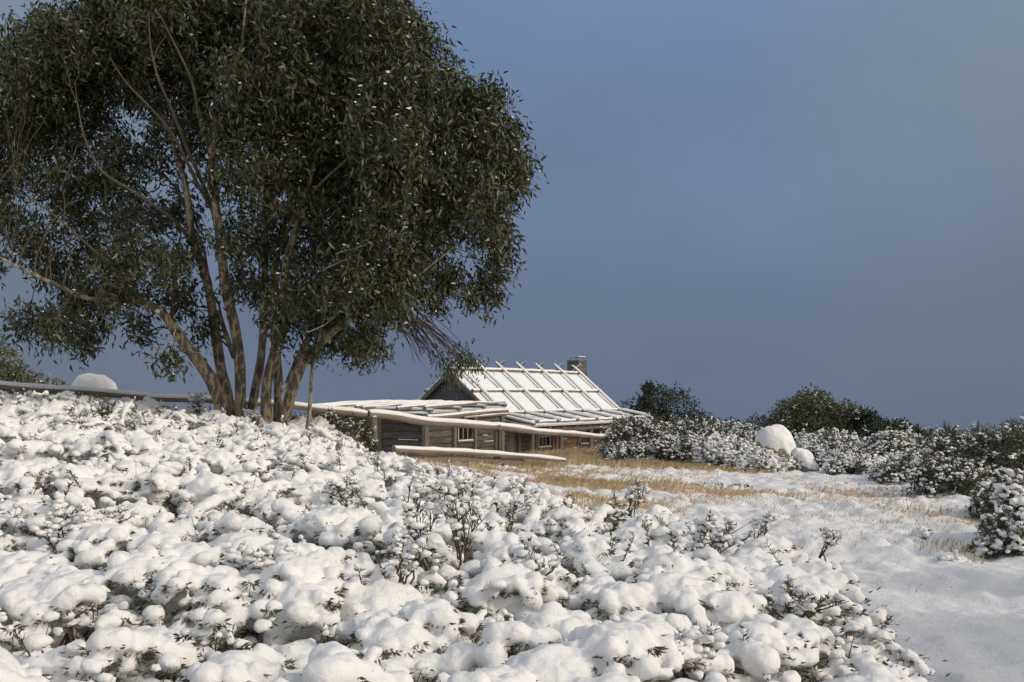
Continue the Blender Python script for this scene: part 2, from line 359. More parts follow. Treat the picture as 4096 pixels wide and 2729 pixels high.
# ------------------------------------------------------------------ the foreground heath under snow
EDGE = [(1.55, 2.2), (1.62, 3.8), (1.95, 4.6), (2.12, 5.8), (2.45, 8.0), (2.15, 9.1), (1.5, 10.3), (.5, 11.8), (-.65, 13.4), (-1.8, 15.2), (-2.6, 17.6), (-3.25, 20.2), (-4.5, 21.8), (-9, 20.9), (-15, 19.8), (-15, 2.2)]
def inside(x, y, poly):
    x = np.asarray(x); y = np.asarray(y); c = np.zeros(x.shape, bool); n = len(poly)
    for i in range(n):
        x1, y1 = poly[i]; x2, y2 = poly[i - 1]
        c ^= ((y1 > y) != (y2 > y)) & (x < (x2 - x1) * (y - y1) / (y2 - y1 + 1e-12) + x1)
    return c
def edge_dist(x, y, poly):
    d = np.full(np.shape(x), 1e9); n = len(poly)
    for i in range(n):
        a = np.array(poly[i]); b_ = np.array(poly[i - 1]); ab = b_ - a
        t = np.clip(((x - a[0]) * ab[0] + (y - a[1]) * ab[1]) / (ab @ ab), 0, 1)
        d = np.minimum(d, np.hypot(x - a[0] - t * ab[0], y - a[1] - t * ab[1]))
    return d
def heath_top(x, y):
    d = edge_dist(x, y, EDGE); h = .22 + .40 * np.clip(d / .8, 0, 1) ** .6
    return H0(x, y) + h + .10 * fbm(x * 1.1, y * 1.1, o=2, seed=21) - .17 * np.clip((y - 12) / 5, 0, 1)

def remesh(o, vox, relax=2):
    md = o.modifiers.new('r', 'REMESH'); md.mode = 'VOXEL'; md.voxel_size = vox; md.use_smooth_shade = True
    ms = o.modifiers.new('s', 'SMOOTH'); ms.factor = .5; ms.iterations = relax
    dg = bpy.context.evaluated_depsgraph_get(); me = bpy.data.meshes.new_from_object(o.evaluated_get(dg))
    n = len(me.vertices); V = np.empty(n * 3, np.float32); me.vertices.foreach_get('co', V)
    nf = len(me.polygons); Lv = np.empty(len(me.loops), np.int32); me.loops.foreach_get('vertex_index', Lv)
    tot = np.empty(nf, np.int32); me.polygons.foreach_get('loop_total', tot); st = np.empty(nf, np.int32); me.polygons.foreach_get('loop_start', st)
    q = st[tot == 4]; tr = st[tot == 3]
    F4 = np.stack([Lv[q + i] for i in range(4)], 1) if len(q) else None; F3 = np.stack([Lv[tr + i] for i in range(3)], 1) if len(tr) else None
    old = o.data; bpy.data.objects.remove(o); bpy.data.meshes.remove(old); bpy.data.meshes.remove(me)
    return V.reshape(-1, 3).astype(float), F3, F4

def heath():
    G = Geo()
    zones = [(2.6, 6.6, .31, .0115, ICO2, 1.0), (6.6, 11.5, .33, .018, ICO2, .8), (11.5, 22.5, .36, .028, ICO1, .5)]
    for zi, (y0, y1, spc, vox, ico, dens) in enumerate(zones):
        nx = int(18 / spc); ny = int((y1 - y0) / spc) + 1
        gx, gy = np.meshgrid(np.arange(nx) * spc - 15, np.arange(ny) * spc + y0)
        x = (gx + rng.uniform(-.45, .45, gx.shape) * spc).ravel(); y = (gy + rng.uniform(-.45, .45, gy.shape) * spc).ravel()
        k = inside(x, y, EDGE) & (x > -.56 * y - .5) & (y >= y0) & (y < y1)
        x, y = x[k], y[k]; z = heath_top(x, y)
        gap = fbm(x * 1.5, y * 1.5, o=2, seed=33); ed = edge_dist(x, y, EDGE)
        B = Geo(); C = []; R = []; LC = []; LD = []; LL = []; LW = []; TW = []
        for xi, yi, zz, gp, e_ in zip(x, y, z, gap, ed):
            bare = gp < -.70
            zz += rng.normal(0, .05)
            ground = float(H0(xi, yi)); hh = zz - ground
            def pillow(px, py, pz, rr, az=None, el=1.0, flat=.80):
                C.append((px, py, pz)); R.append((rr * el, rr, rr * flat))
                nl = int((16 if zi == 0 else 10 if zi == 1 else 4) * (1.7 if bare else 1) * rng.uniform(0, 1) ** 1.5 * 2.4)
                for _ in range(nl):
                    q = rng.uniform(0, 6.28) if az is None else az + rng.normal(0, 1.1)
                    f_ = rng.uniform(.75, .98); LC.append((px + math.cos(q) * rr * f_, py + math.sin(q) * rr * f_, pz - rr * rng.uniform(.15, .70)))
                    LD.append((math.cos(q) + rng.normal(0, .4), math.sin(q) + rng.normal(0, .4), rng.uniform(-.8, .35)))
            kind = rng.random(); k_ = (1, .8, .55)[zi]
            Rd = rng.uniform(.15, .25)
            if not bare and kind < .62:                    # a dome of many small pillows
                r0 = Rd * rng.uniform(.78, 1.0); C.append((xi, yi, zz - r0 * .5)); R.append((r0, r0 * rng.uniform(.85, 1.1), r0 * .74))
                for j in range(int(rng.integers(18, 30) * k_)):
                    a = rng.uniform(0, 6.28); u = rng.uniform(.12, 1); w = math.sqrt(1 - u * u); rr = rng.uniform(.022, .066) * (1.15 if zi == 2 else 1)
                    pillow(xi + math.cos(a) * w * Rd * 1.08, yi + math.sin(a) * w * Rd * 1.08, zz - Rd * .62 + u * Rd * .66 + rng.normal(0, .012), rr, a)
            elif not bare and kind < .84:                  # a loaded branch bowing to one side
                a = rng.normal(-.5, 1.6); ln = rng.uniform(.25, .46); rb = rng.uniform(.045, .08); st = int(ln / (rb * .75)) + 1
                for s_ in range(st + 1):
                    t_ = s_ / st; pillow(xi + math.cos(a) * ln * (t_ - .3) + rng.normal(0, .012), yi + math.sin(a) * ln * (t_ - .3) + rng.normal(0, .012), zz + .04 - .17 * t_ * t_ + rng.normal(0, .012), rb * rng.uniform(.8, 1.15) * (1 - .25 * t_), a + (1.57 if rng.random() < .5 else -1.57), 1.1)
                for j in range(int(5 * k_)): pillow(xi + rng.normal(0, .13), yi + rng.normal(0, .13), zz - .11 + rng.normal(0, .03), rng.uniform(.03, .06))
            else:                                          # loose sprays, each tip with its own small pad
                for j in range(int(rng.integers(9, 17) * k_)):
                    a = rng.uniform(0, 6.28); q_ = rng.uniform(.04, .24); hz_ = zz + rng.uniform(-.20, .07) - (.10 if bare else 0); rr = rng.uniform(.020, .050) * (.75 if bare else 1) * (1.25 if zi == 2 else 1)
                    px, py = xi + math.cos(a) * q_, yi + math.sin(a) * q_; pillow(px, py, hz_, rr, None, 1.15, .7)
                    if zi < 2 and rng.random() < .3: TW.append(((xi + rng.normal(0, .03), yi + rng.normal(0, .03), ground + .05), ((xi + px) / 2, (yi + py) / 2, (ground + hz_) / 2 + .05), (px, py, hz_ - rr * .3)))
            for j in range(int((11 if not bare else 6) * k_)):                    # snow caught lower down between the shrubs
                a = rng.uniform(0, 6.28); q_ = rng.uniform(.12, .34); rr = rng.uniform(.03, .075) * (1.2 if zi == 2 else 1); pillow(xi + math.cos(a) * q_, yi + math.sin(a) * q_, zz - rng.uniform(.08, .26), rr, a, 1.25, .7)
            # leafy mass below the pillows
            nm = int((110 if zi == 0 else 80 if zi == 1 else 34) * (1.8 if bare else 1))
            ra = rng.uniform(0, .30, nm) ** .8; aa = rng.uniform(0, 6.28, nm); zz2 = ground + hh * rng.uniform(.15, .88, nm)
            LC += list(np.stack([xi + ra * np.cos(aa), yi + ra * np.sin(aa), zz2], 1)); LD += list(np.stack([np.cos(aa), np.sin(aa), rng.uniform(-.2, 1.0, nm)], 1))
            # now and then a sprig pushes up through the snow
            if rng.random() < (.16 if not bare else .4):
                h_ = rng.uniform(.10, .26); sx, sy = rng.normal(0, .3, 2); base = np.array((xi + rng.normal(0, .08), yi + rng.normal(0, .08), zz - .06))
                tip = base + np.array((sx, sy, 1)) * h_; TW.append((base, (base + tip) / 2 + rng.normal(0, .01, 3), tip))
                m_ = int(26 * (1 if zi < 2 else .6)); tt = rng.uniform(.25, 1, m_)[:, None]; LC += list(base + (tip - base) * tt)
                dd = rdir(m_, .9); dd[:, :2] *= 1.3; LD += list(dd)
                if rng.random() < .8:
                    for tq in (.55, .8, 1.0):
                        C.append(tuple(base + (tip - base) * tq + rng.normal(0, .012, 3))); R.append((.022, .020, .016) if zi < 2 else (.032, .03, .024))
        C = np.array(C); R = np.array(R)
        for ck in range(0, len(C), 4000): blobs(B, C[ck:ck + 4000], R[ck:ck + 4000], ico, noise=.10)
        V, F3, F4 = remesh(B.build('tmp', M_SNOW), vox, (3, 2, 1)[zi])
        # crumbly lumps on the snow skin
        V = V + np.stack([np.zeros(len(V)), np.zeros(len(V)), .011 * fbm(V[:, 0] * 16, V[:, 1] * 16, V[:, 2] * 16, o=3, seed=8) * (1 + zi * .4)], 1)
        G.add(V, F3=F3, F4=F4, m=0)
        LC = np.array(LC); LD = np.array(LD); n = len(LC); sc = (1, 1.15, 1.6)[zi]
        leaves(G, LC, LD, rng.uniform(.024, .050, n) * sc, rng.uniform(.006, .011, n) * sc * 1.15, m=1)
        for q in TW: G.tube(q, (.0045, .0035, .0015), 4, m=2, cap=False)
        print('heath zone', zi, 'blobs', len(C), 'verts', len(V), 'leaves', n)
    o = G.build('snowy_heath', [M_SNOW, M_HEATH, M_TWIG]); o['kind'] = 'stuff'; o['category'] = 'heath'
    o['label'] = 'low heath shrubs buried under rounded pillows of fresh snow across the foreground'
heath()

# ------------------------------------------------------------------ taller twiggy plants standing out of the heath
def sprig_plant(label, base, h, spread, nst, lean=(0, 0), leafd=1.0, snow=1.0, seed=0, Lf=.045, bareness=.3, name='heath_shrub'):
    h *= .82; spread *= .9; leafd *= .62
    r_ = thing(name, label, 'shrub', base, group=None)
    gt_, gl, gs = Geo(), Geo(), Geo(); LC = []; LD = []; SC = []; SR = []
    for s_ in range(nst):
        a = s_ * 6.28 / nst + rng.normal(0, .5); hh = h * rng.uniform(.55, 1); sp_ = spread * rng.uniform(.4, 1)
        tip = np.array((math.cos(a) * sp_ + lean[0], math.sin(a) * sp_ + lean[1], hh)); mid = tip * .5 + np.array((rng.normal(0, .03), rng.normal(0, .03), hh * .06))
        pts = np.array([(rng.normal(0, .05), rng.normal(0, .05), -.1), mid * .5 + np.array((rng.normal(0, .02), rng.normal(0, .02), 0)), mid, (mid + tip) / 2, tip]); gt_.tube(pts, (.007, .006, .0045, .003, .0015), 5, cap=False)
        for k in range(7):
            tt = rng.uniform(.25, .95); i = min(int(tt * 4), 3); p0 = pts[i] + (pts[i + 1] - pts[i]) * (tt * 4 - i)
            dd = rdir(1, .7)[0] + (tip / np.linalg.norm(tip)) * .6; dd /= np.linalg.norm(dd); l_ = rng.uniform(.06, .2) * h / .5; p1 = p0 + dd * l_
            gt_.tube([p0, (p0 + p1) / 2 + rng.normal(0, .006, 3), p1], (.004, .003, .0015), 4, cap=False)
            m_ = int(16 * leafd); t_ = (rng.uniform(bareness, 1, m_))[:, None]; LC += list(p0 + (p1 - p0) * t_); q = rdir(m_, .3) + dd * .9; LD += list(q)
            for u in (.6, .85, 1.0):
                if rng.random() < .8 * snow: SC.append(p0 + (p1 - p0) * u + np.array((0, 0, .006))); SR.append(np.array((1.3, .9, .62)) * rng.uniform(.009, .026) * (1 + .35 * (u > .9)))
    gt_.build('stem', M_TWIG, r_); LC = np.array(LC); leaves(gl, LC, np.array(LD), rng.uniform(.6, 1.1, len(LC)) * Lf, rng.uniform(.14, .22, len(LC)) * Lf); gl.build('foliage', M_HEATH, r_)
    if SC: blobs(gs, np.array(SC), np.array(SR), ICO2, noise=.18); gs.build('snow', M_SNOW, r_)
    return r_
def heath_at(px, py):        # point of the heath top seen at a photo pixel
    Y = 3.0
    while Y < 24:
        x, y, z = P(px, py, Y)
        if z < float(heath_top(np.array(x), np.array(y))): break
        Y += .05
    return np.array((x, y, z))
SP = [  # px, py of foot, height m, spread, stems, lean, leaf density, snow, label
 (1850, 2250, .62, .26, 6, (.05, 0), .8, .6, 'tall bare-stemmed reddish twig plant in the middle of the snowy heath'),
 (1690, 2230, .52, .16, 5, (0, 0), 1.2, .6, 'upright dark sprig just left of the reddish bare-stemmed twig plant'),
 (2000, 2060, .34, .40, 6, (.12, 0), 1.0, .9, 'low spreading twig plant with snowy tips right of the reddish plant'),
 (1880, 1990, .36, .50, 7, (-.3, 0), 1.0, 1.4, 'snow-laden branch arching left above the middle of the heath'),
 (1370, 2010, .34, .22, 7, (0, 0), 1.5, .5, 'dark green leafy clump showing in a gap of the snow below the tree'),
 (2520, 2010, .30, .20, 7, (.1, 0), 1.5, .8, 'small leafy sprig tuft at the edge of the open snow field below the hut'),
 (2790, 2230, .40, .26, 9, (.16, 0), 1.7, .8, 'dense feathery green sprigs leaning right near the heath edge'),
 (3270, 2190, .24, .10, 4, (.12, 0), 1.4, .8, 'single feathery sprig rising at the right margin of the heath by the path'),
 (3020, 2110, .22, .12, 4, (.14, 0), 1.3, .8, 'short leaning sprig at the heath edge left of the path sprig'),
 (260, 2200, .42, .22, 7, (.05, 0), .9, 1.2, 'brown branching twig plant with snow pads at the left of the foreground'),
 (390, 2110, .26, .20, 7, (.1, 0), 1.3, .8, 'leafy dark sprigs behind the brown branching plant on the left'),
 (1010, 1690, .36, .20, 8, (0, 0), 1.2, 1.2, 'bushy sprig with frosted tips standing at the foot of the tree'),
 (790, 1640, .42, .22, 8, (0, 0), 1.2, 1.2, 'frosted shrub in front of the rail left of the tree trunks'),
 (420, 1680, .36, .20, 7, (.05, 0), 1.7, .2, 'yellow-green leafy sprigs below the round snowy boulder'),
 (1600, 2320, .36, .15, 5, (.05, 0), 1.1, .9, 'slim twig plant standing below left of the tall reddish plant'),
 (3180, 2460, .22, .30, 9, (.05, 0), 1.7, .5, 'dark leafy sprigs in the hollow near the right edge of the heath'),
 (2100, 2330, .32, .16, 4, (.12, 0), 1.0, .7, 'thin leaning twigs right of the reddish plant'),
 (980, 2280, .2, .22, 6, (.05, 0), 1.3, 1.2, 'snow-padded twig clump in the centre left of the heath'),
 (2760, 2660, .26, .14, 5, (.03, 0), 1.2, 1.0, 'small upright sprig at the bottom right of the heath'),
 (290, 2480, .18, .14, 5, (0, 0), 1.2, 1.0, 'short pale sprig in the lower left of the heath')]
for i, (px_, py_, h_, s_, n_, ln, ld, sn, lb) in enumerate(SP):
    q = heath_at(px_, py_); sprig_plant(lb, tuple(q - np.array((0, 0, .06))), h_, s_, n_, ln, ld, sn, i, name='twig_plant' if i in (0, 2, 9, 14, 16) else 'heath_shrub')

# ------------------------------------------------------------------ logs
def log_obj(name, pts, rad, parent=None, wm=None, snow=.035, n=12, seed=0, label=None, world=None, cover=(.12, .88), snow_sub=True):
    """a round timber with a cap of settled snow (the cap is a child of the timber)"""
    pts = np.asarray(pts, float); k = max(6, int(np.linalg.norm(pts[-1] - pts[0]) / .22)); 
    tt = np.linspace(0, 1, k); src = np.linspace(0, 1, len(pts)); Pp = np.stack([np.interp(tt, src, pts[:, i]) for i in range(3)], 1)
    rad = np.atleast_1d(np.asarray(rad, float)); rr = np.interp(tt, np.linspace(0, 1, len(rad)), rad) if len(rad) > 1 else np.full(k, rad[0])
    wob = np.stack([vn(tt * k * .22 + seed, tt * 0 + i * 5.3, seed=seed + i) for i in range(3)], 1) * rr.mean() * .28; wob[0] = wob[-1] = 0
    Pp = Pp + wob; rr = rr * (1 + .07 * vn(tt * k * .4, tt * 0 + seed, seed=seed + 7))
    g = Geo(); g.tube(Pp, rr, n, noise=.08, seed=seed); o = g.build(name, wm or M_LOG, parent)
    if label: o['label'] = label
    if snow:
        d = np.gradient(Pp, axis=0); d /= np.linalg.norm(d, axis=1)[:, None]; a = np.cross(d, (0, 0, 1.0)); a /= np.linalg.norm(a, axis=1)[:, None] + 1e-9; bq = np.cross(a, d)
        m_ = 9; th = np.linspace(cover[0] * math.pi, cover[1] * math.pi, m_); bulge = np.sin(np.linspace(0, math.pi, m_)) ** .45
        th_n = (1 + .35 * vn(tt * k * .5, tt * 0, seed=seed + 2))[:, None]; endt = np.clip(np.minimum(tt, 1 - tt) * k / 1.2, .35, 1)[:, None]
        R1 = rr[:, None] * .93 + 0 * th[None]; R2 = rr[:, None] * .96 + (.01 + snow * bulge[None]) * th_n * endt
        def ring(Rr): return Pp[:, None] + (Rr * np.cos(th)[None])[..., None] * a[:, None] + (Rr * np.sin(th)[None])[..., None] * bq[:, None]
        V = np.concatenate([ring(R2), ring(R1)[:, ::-1]], 1); w = 2 * m_; kk = len(Pp)
        i = np.arange(kk - 1)[:, None]; j = np.arange(w)[None]
        gs = Geo(); gs.add(V.reshape(-1, 3), F4=np.stack([i * w + j, (i + 1) * w + j, (i + 1) * w + (j + 1) % w, i * w + (j + 1) % w], -1).reshape(-1, 4))
        for e_ in (0, kk - 1):
            q = V[e_]; gs.add(q, F4=[(x_, x_ + 1, w - 2 - x_, w - 1 - x_) for x_ in range(m_ - 1)])
        gs.build('snow_cap', M_SNOW, o)
    return o

# ------------------------------------------------------------------ the hut.  local x runs along the ridge away from the camera, local y = -d (d is towards the camera side)
TH = math.radians(56.2); U = np.array((math.cos(TH), math.sin(TH))); VV = np.array((math.sin(TH), -math.cos(TH)))
HO = np.array((-1.554, 46.8)); HZ = -3.35
hut = thing('log_hut', 'weathered timber slab hut with snow-covered pole roof and veranda behind the rail fence', 'hut', (HO[0], HO[1], HZ), TH)
def S_at(px, d):               # position along the ridge direction where a photo column meets the plane at offset d
    t = (px - CX) / F; A = HO + VV * d
    return (t * A[1] - A[0]) / (U[0] - t * U[1])
def Y_of(s, d): return (HO + U * s + VV * d)[1]
def ZL(py, s, d): return (HY - py) / F * Y_of(s, d) - HZ
def L3(s, d, z): return (s, -d, z)

def slab_wall(name, a, b, z0, z1, nb, m, holes=(), thick=.09, label=None, snow_ledge=.25, vertical=False, parent=hut, mats=None):
    snow_ledge = min(.8, snow_ledge * 1.6)
    """a wall of rough horizontal slabs between local points a and b (x,y); holes = (u0,u1,z0,z1) along the wall"""
    a = np.array(a, float); b_ = np.array(b, float); L_ = np.linalg.norm(b_ - a); d = (b_ - a) / L_; nrm = np.array((d[1], -d[0])); rot = math.atan2(d[1], d[0])
    g = Geo(); hz = (z1 - z0) / nb
    for i in range(nb):
        za, zb = z0 + i * hz, z0 + (i + 1) * hz; zc = (za + zb) / 2; cuts = [0, L_]
        for h in holes:
            if h[2] - hz * .5 < zc < h[3] + hz * .5: cuts += [h[0], h[1]]
        cuts = sorted(cuts)
        for c0, c1 in zip(cuts[::2], cuts[1::2]):
            if c1 - c0 < .05: continue
            off = rng.uniform(-.012, .02); n_ = max(2, int((c1 - c0) / .35)); xs = np.linspace(c0, c1, n_ + 1)
            top = zb - .010 + .012 * vn(xs * 2.1, xs * 0 + i, seed=i) ; bot = za + .010 + .012 * vn(xs * 1.9, xs * 0 + i + 40, seed=i + 3)
            bulge = thick / 2 + off + .012 * vn(xs * 1.3, xs * 0 + i * 2, seed=i + 9)
            V = []
            for q in range(n_ + 1):
                p = a + d * xs[q]; f_ = p + nrm * bulge[q]; f2 = p + nrm * (bulge[q] - .022); k_ = p - nrm * thick / 2
                V += [(*k_, bot[q]), (*f2, bot[q]), (*f_, bot[q] + hz * .2), (*f_, top[q] - hz * .25), (*f2, top[q]), (*k_, top[q])]
            Fq = [(q * 6 + r, q * 6 + (r + 1) % 6, (q + 1) * 6 + (r + 1) % 6, (q + 1) * 6 + r) for q in range(n_) for r in range(6)]
            g.add(V, F4=Fq); e0 = np.array(V[:6]); e1 = np.array(V[-6:]); g.ngon(e0[::-1]); g.ngon(e1)
            if rng.random() < snow_ledge:
                s0 = rng.uniform(c0, c1 - .1); s1 = min(c1, s0 + rng.uniform(.3, 1.6)); p = a + d * (s0 + s1) / 2 + nrm * (thick / 2 + .008)
                g.box((p[0], p[1], zb - .004), (s1 - s0, .035, .022), rot, m=1, jit=.004)
    # dark backing so that no light comes through the joints
    o = g.build(name, [m, M_SNOW], parent, smooth=False)
    if label: o['label'] = label
    return o
def backing(a, b, z0, z1, off=.07, parent=hut, name='dark_backing'):  # added dark sheet behind a slab wall, stops light through its joints
    a = np.array(a, float); b_ = np.array(b, float); d = (b_ - a) / np.linalg.norm(b_ - a); nrm = np.array((d[1], -d[0])); c = (a + b_) / 2 - nrm * off
    g = Geo(); g.box((c[0], c[1], (z0 + z1) / 2), (np.linalg.norm(b_ - a), .02, z1 - z0), math.atan2(d[1], d[0])); return g.build(name, M_DARK, parent, smooth=False)
def window(a, d, u0, u1, z0, z1, cols=3, rows=2, thick=.09, parent=hut):
    a = np.array(a, float); d = np.array(d, float); nrm = np.array((d[1], -d[0])); rot = math.atan2(d[1], d[0])
    c = a + d * (u0 + u1) / 2; w, h = u1 - u0, z1 - z0; fw = .045
    def bx(g, uc, zc, sw, sh, off, dp): p = a + d * uc + nrm * off; g.box((p[0], p[1], zc), (sw, dp, sh), rot)
    g = Geo()
    for uc in (u0 + fw / 2, u1 - fw / 2): bx(g, uc, (z0 + z1) / 2, fw, h - 2 * fw, .03, .07)
    for zc in (z0 + fw / 2, z1 - fw / 2): bx(g, (u0 + u1) / 2, zc, w, fw, .03, .074)
    fr = g.build('window', M_FRAME, parent, smooth=False)
    g = Geo()
    for i in range(1, cols): bx(g, u0 + fw + (w - 2 * fw) * i / cols, (z0 + z1) / 2, .020, h - 2 * fw, .03, .03)
    bx(g, (u0 + u1) / 2, z0 + h * .60, w - 2 * fw, .04, .03, .04); bx(g, (u0 + u1) / 2, z0 + h * .80, w - 2 * fw, .018, .03, .026)
    g.build('glazing_bars', M_FRAME, fr, smooth=False)
    g = Geo(); bx(g, (u0 + u1) / 2, (z0 + z1) / 2, w - 2 * fw, h - 2 * fw, .002, .01); g.build('pane', M_GLASS, fr, smooth=False)
    g = Geo(); bx(g, (u0 + u1) / 2, z0 - .035, w + .16, .06, .055, .12); g.build('sill', M_BEAM, fr, smooth=False)
    g = Geo(); bx(g, (u0 + u1) / 2, z0 + .008, w + .1, .026, .085, .06); g.build('sill_snow', M_SNOW, fr)
    return fr
def stud(s, d, z0, z1, w=.17, dp=.15, m=None, name='wall_post', rnd=False, seed=0):
    g = Geo()
    if rnd: g.tube([(s, -d, z0 + (z1 - z0) * t_) for t_ in np.linspace(0, 1, 7)], w / 2, 10, noise=.08, seed=seed)
    else: g.box((s, -d, (z0 + z1) / 2), (w, dp, z1 - z0), 0, jit=.006)
    return g.build(name, m or M_POST, hut, smooth=rnd)

SA, SB, HW = -2.0, 9.25, 2.6          # main body ends and half width
WT = 2.16
# main front wall with its two windows and the door
a = (SA, -HW); d_ = (1, 0)
w2 = (S_at(2150, HW) - SA, S_at(2199, HW) - SA); w3 = (S_at(2318, HW) - SA, S_at(2356, HW) - SA)
zt = ZL(1710, w3[0] + SA, HW); zb = ZL(1775, w3[0] + SA, HW)
dr = (S_at(2022, HW) - SA, S_at(2070, HW) - SA)
slab_wall('front_wall', a, (SB, -HW), .0, WT, 11, M_PLANK, [(w2[0] - .09, w2[1] + .09, zb - .06, zt + .06), (w3[0] - .09, w3[1] + .09, zb - .06, zt + .06), (dr[0] - .02, dr[1] + .02, 0, 2.0)])
slab_wall('lower_cladding', (w2[1] + SA + .35, -HW - .10), (w3[0] + SA - .25, -HW - .10), .25, 1.65, 6, M_PLANKB, thick=.07, snow_ledge=.7, label='orange-brown newer planks on the wall between the veranda windows')
slab_wall('lower_cladding', (w3[1] + SA + .25, -HW - .10), (SB - .1, -HW - .10), .2, 1.4, 5, M_PLANKB, thick=.07, snow_ledge=.5, label='orange-brown newer planks right of the far veranda window')
backing(a, (SB, -HW), 0, WT)
window(a, d_, w2[0], w2[1], zb, zt); window(a, d_, w3[0], w3[1], zb, zt)
g = Geo(); nbd = 6
for i in range(nbd): g.box((SA + dr[0] + (dr[1] - dr[0]) * (i + .5) / nbd, HW * -1 - .02 + rng.uniform(-.006, .006), 1.0), ((dr[1] - dr[0]) / nbd - .008, .05, 1.96))
door = g.build('door', M_DOOR, hut, smooth=False)
g = Geo(); g.box((SA + dr[1] - .12, -HW - .075, 1.0), (.03, .05, .16)); g.build('handle', M_TIN, door, smooth=False)
for px_ in (2073, 2141, 2210, 2309, 2366, 2470): stud(S_at(px_, HW + .1), HW + .10, 0, WT + .03, .16)
stud(SA + .05, HW + .02, 0, WT + .03, .2, .2)
# back and end walls
slab_wall('back_wall', (SB, HW), (SA, HW), 0, WT, 11, M_PLANK); backing((SB, HW), (SA, HW), 0, WT)
slab_wall('end_wall', (SB, -HW), (SB, HW), 0, WT, 11, M_PLANK); slab_wall('end_wall', (SA, HW), (SA, -HW), 0, WT, 11, M_PLANK)
# gables: overlapping weatherboards
def gable(x, sgn, name):
    g = Geo(); nb = 12; zr = 4.36; z0 = WT; hh = (zr - z0) / nb
    for i in range(nb):
        za = z0 + i * hh; zb_ = za + hh * 1.12; wa = HW * (zr - za) / (zr - z0) + .05; wb = max(HW * (zr - zb_) / (zr - z0), .03) + .05
        xo, xi_ = x + sgn * .045, x + sgn * .018
        lo = [(xo, -wa, za), (xo, wa, za), (xi_, wb, zb_), (xi_, -wb, zb_)]
        g.prism(lo if sgn < 0 else lo[::-1], (-sgn * .02, 0, 0))
    g.prism([(x, -HW, z0), (x, HW, z0), (x, 0, zr)], (-sgn * .02, 0, 0), m=0)
    return g.build(name, M_BOARD, hut, smooth=False)
gable(SA - .02, -1, 'gable_wall'); gable(SB + .02, 1, 'gable_wall')
# roof
RZ, EZ, ED = 4.43, 2.26, 2.66
slope = (RZ - EZ) / ED
def roofz(d): return RZ - slope * abs(d)
X0, X1 = SA - .33, SB + .32
def slab_poly(name, pts2, x0, x1, m, nseg=1, wav=0, parent=hut, tilt=None):
    g = Geo(); xs = np.linspace(x0, x1, nseg + 1); V = []
    for q, x in enumerate(xs):
        for (d, z) in pts2: V.append((x, -d, z + (wav * fbm(np.array(x * 1.1), np.array(d * 1.3), o=2, seed=2) if wav and z > 0 else 0)))
    k = len(pts2); g.add(V, F4=[(q * k + r, q * k + (r + 1) % k, (q + 1) * k + (r + 1) % k, (q + 1) * k + r) for q in range(nseg) for r in range(k)])
    g.ngon(np.array(V[:k])[::-1]); g.ngon(np.array(V[-k:])); return g.build(name, m, parent, smooth=False)
T1, T2 = .035, .085
BD = 2.95
for sg, de in ((1, ED), (-1, BD)):
    slab_poly('roof', [(0 if sg > 0 else -.005, RZ), (sg * de, roofz(de)), (sg * de, roofz(de) - T1), (0 if sg > 0 else -.005, RZ - T1)], X0, X1, M_RUST)
def snow_sheet(name, pf, u0, u1, v0, v1, th, nu, nv, m=M_SNOWR, amp=.02, parent=hut, edge=.02):
    """a snow layer over a parametric surface pf(u,v)->(x,y,z), rounded edges"""
    uu, vv_ = np.meshgrid(np.linspace(0, 1, nu), np.linspace(0, 1, nv), indexing='ij')
    b_ = np.array(pf(u0 + (u1 - u0) * uu, v0 + (v1 - v0) * vv_)).transpose(1, 2, 0)
    e_ = np.minimum(np.minimum(uu * (nu - 1), (1 - uu) * (nu - 1)), np.minimum(vv_ * (nv - 1), (1 - vv_) * (nv - 1))); ef = np.clip(e_ / 1.6, 0, 1) ** .5
    t_ = b_.copy(); t_[..., 2] += .012 + (th - .012) * (.35 + .65 * ef) + amp * fbm(b_[..., 0] * 1.6, b_[..., 1] * 1.6, o=3, seed=12) * ef
    lo = b_.copy(); lo[..., 2] += .004
    n = nu * nv; i = np.arange(nu - 1)[:, None] * nv; j = np.arange(nv - 1)[None]; a_ = (i + j).ravel()
    g = Geo(); g.add(np.vstack([t_.reshape(-1, 3), lo.reshape(-1, 3)]), F4=np.stack([a_, a_ + nv, a_ + nv + 1, a_ + 1], 1))
    rim = [k_ * nv for k_ in range(nu)] + [(nu - 1) * nv + k_ for k_ in range(1, nv)] + [k_ * nv + nv - 1 for k_ in range(nu - 2, -1, -1)] + [k_ for k_ in range(nv - 2, 0, -1)]
    r_ = len(rim); g.F4.append(np.array([(rim[q], rim[(q + 1) % r_], n + rim[(q + 1) % r_], n + rim[q]) for q in range(r_)])); g.M4.append(np.zeros(r_))
    return g.build(name, m, parent)
snow_sheet('roof_snow', lambda u, v: (u, -v, RZ - slope * v), X0 + .02, X1 - .02, .02, ED + .02, T2, 60, 24)
snow_sheet('roof_snow', lambda u, v: (u, v, RZ - slope * v), X0 + .02, X1 - .02, .02, BD - .02, T2, 60, 24)
